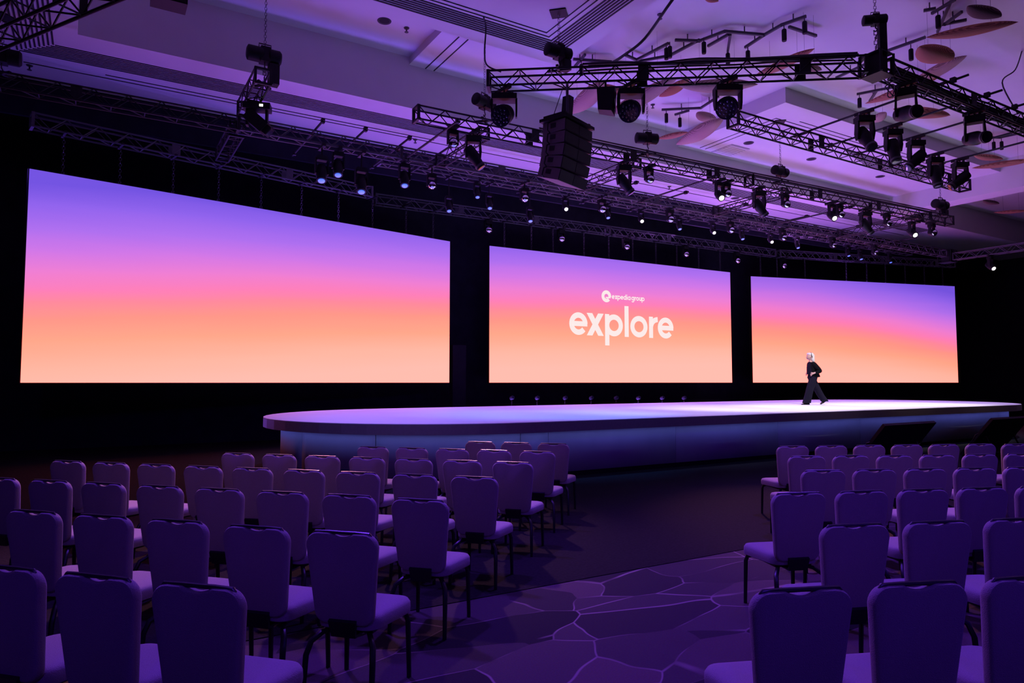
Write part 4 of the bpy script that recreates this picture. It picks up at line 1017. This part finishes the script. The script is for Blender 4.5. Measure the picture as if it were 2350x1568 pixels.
# trousers: two wide legs that meet at the hips, one mesh
def leg_loops(c_list):
    return [[(cx_+rx_*math.cos(2*math.pi*j/16), cy_+ry_*math.sin(2*math.pi*j/16), z) for j in range(16)] for (cx_, cy_, z, rx_, ry_) in c_list]
tr = MB()
tr.loops(leg_loops([(0, 0, 1.0, .118, .15), (0, 0, .93, .132, .16), (0, 0, .86, .138, .165), (0, 0, .80, .11, .13), (0, 0, .74, .06, .07)]))
tr.loops(leg_loops([(.0, .072, .93, .11, .08), (.01, .08, .86, .132, .092), (.05, .085, .72, .13, .10), (.125, .09, .52, .12, .10), (.19, .09, .30, .12, .10), (.245, .09, .10, .13, .105), (.255, .09, .055, .135, .105)]))
tr.loops(leg_loops([(.0, -.072, .93, .11, .08), (-.01, -.08, .86, .132, .092), (-.07, -.085, .72, .128, .10), (-.17, -.08, .52, .118, .10), (-.29, -.08, .30, .115, .10), (-.40, -.08, .14, .12, .10), (-.42, -.08, .10, .12, .10)]))
tr.build('trousers', M['trouser'], pt, True)
MB().loops(leg_loops([(.03, 0, .97, .13, .15), (.04, 0, 1.08, .125, .15), (.04, 0, 1.2, .12, .155), (.045, 0, 1.3, .085, .13), (.06, 0, 1.36, .05, .06)])).build('shirt', M['shirt'], pt, True)
# jacket: open shell over the back and sides, flaring at the hem, plus sleeves
jk = MB(); lo_ = []
for z, cx_, rx_, ry_, op in ((.86, -.05, .215, .20, 62), (.93, -.035, .19, .185, 58), (1.05, -.01, .165, .175, 52), (1.16, .0, .165, .18, 46), (1.26, .015, .15, .185, 42), (1.32, .02, .115, .165, 40), (1.365, .03, .07, .09, 40)):
    l = []
    for j in range(17):
        a = R(op+(360-2*op)*j/16); l.append((cx_+rx_*math.cos(a), ry_*math.sin(a), z))
    for j in range(16, -1, -1):
        a = R(op+(360-2*op)*j/16); l.append((cx_+(rx_-.018)*math.cos(a), (ry_-.018)*math.sin(a), z))
    lo_.append(l)
jk.loops(lo_)
jk.path([(.035, .09, 1.315), (.02, .14, 1.295), (-.03, .19, 1.22), (-.14, .225, 1.085), (-.16, .228, 1.065), (-.12, .228, 1.045), (.0, .218, 1.015), (.012, .218, 1.013)], [.075, .08, .075, .066, .064, .062, .052, .05], 12)
jk.path([(.035, -.09, 1.315), (.02, -.14, 1.295), (-.03, -.19, 1.22), (-.14, -.225, 1.085), (-.16, -.228, 1.065), (-.12, -.228, 1.045), (.0, -.21, 1.015), (.012, -.21, 1.013)], [.075, .08, .075, .066, .064, .062, .052, .05], 12)
jo = jk.build('jacket', M['suit'], pt, True); sd = jo.modifiers.new('soften', 'SUBSURF'); sd.levels = 1; sd.render_levels = 1
for (x, y, z, tilt) in ((.275, .09, .0, 0), (-.41, -.08, .080, 32)):
    Rm = Matrix.Translation((x, y, z)) @ Matrix.Rotation(R(tilt), 4, 'Y')
    MB().loops([[Rm @ Vector(p) for p in l] for l in ([(-.1,-.04,0),(.05,-.045,0),(.14,-.03,0),(.15,0,0),(.14,.03,0),(.05,.045,0),(-.1,.04,0)], [(-.105,-.04,.03),(.05,-.045,.035),(.14,-.03,.025),(.152,0,.02),(.14,.03,.025),(.05,.045,.035),(-.105,.04,.03)], [(-.09,-.03,.09),(-.03,-.03,.085),(.0,-.02,.075),(.01,0,.07),(.0,.02,.075),(-.03,.03,.085),(-.09,.03,.09)])]).build('shoe', M['shoe'], pt, True)

# ================================================================ stage lighting: bare spot lamps at rig height, apart from the modelled fixtures
for x, tx, pw, c_ in ((3.5, 5.2, 1900, (.20, .18, 1)), (9.6, 8.8, 2300, (.08, .26, 1)), (12, 12.0, 1500, (.45, .45, 1)), (15.5, 15.5, 2700, (.85, .82, .95)), (17.6, 19, 2800, (.88, .85, .92)), (22.5, 22.5, 2600, (.88, .84, .90)), (26, 25.5, 1300, (.6, .5, 1))):
    spot('stage_key', (x, 10.05, 7.3), (tx, 12.5, ST), pw, c_, 55, .9, .1)
for x in (6, 10, 14, 18, 22, 26):
    spot('stage_back', (x, 18.2, 7.2), (x, 16.2, ST), 1500, (.18, .18, 1), 70, .9, .1)
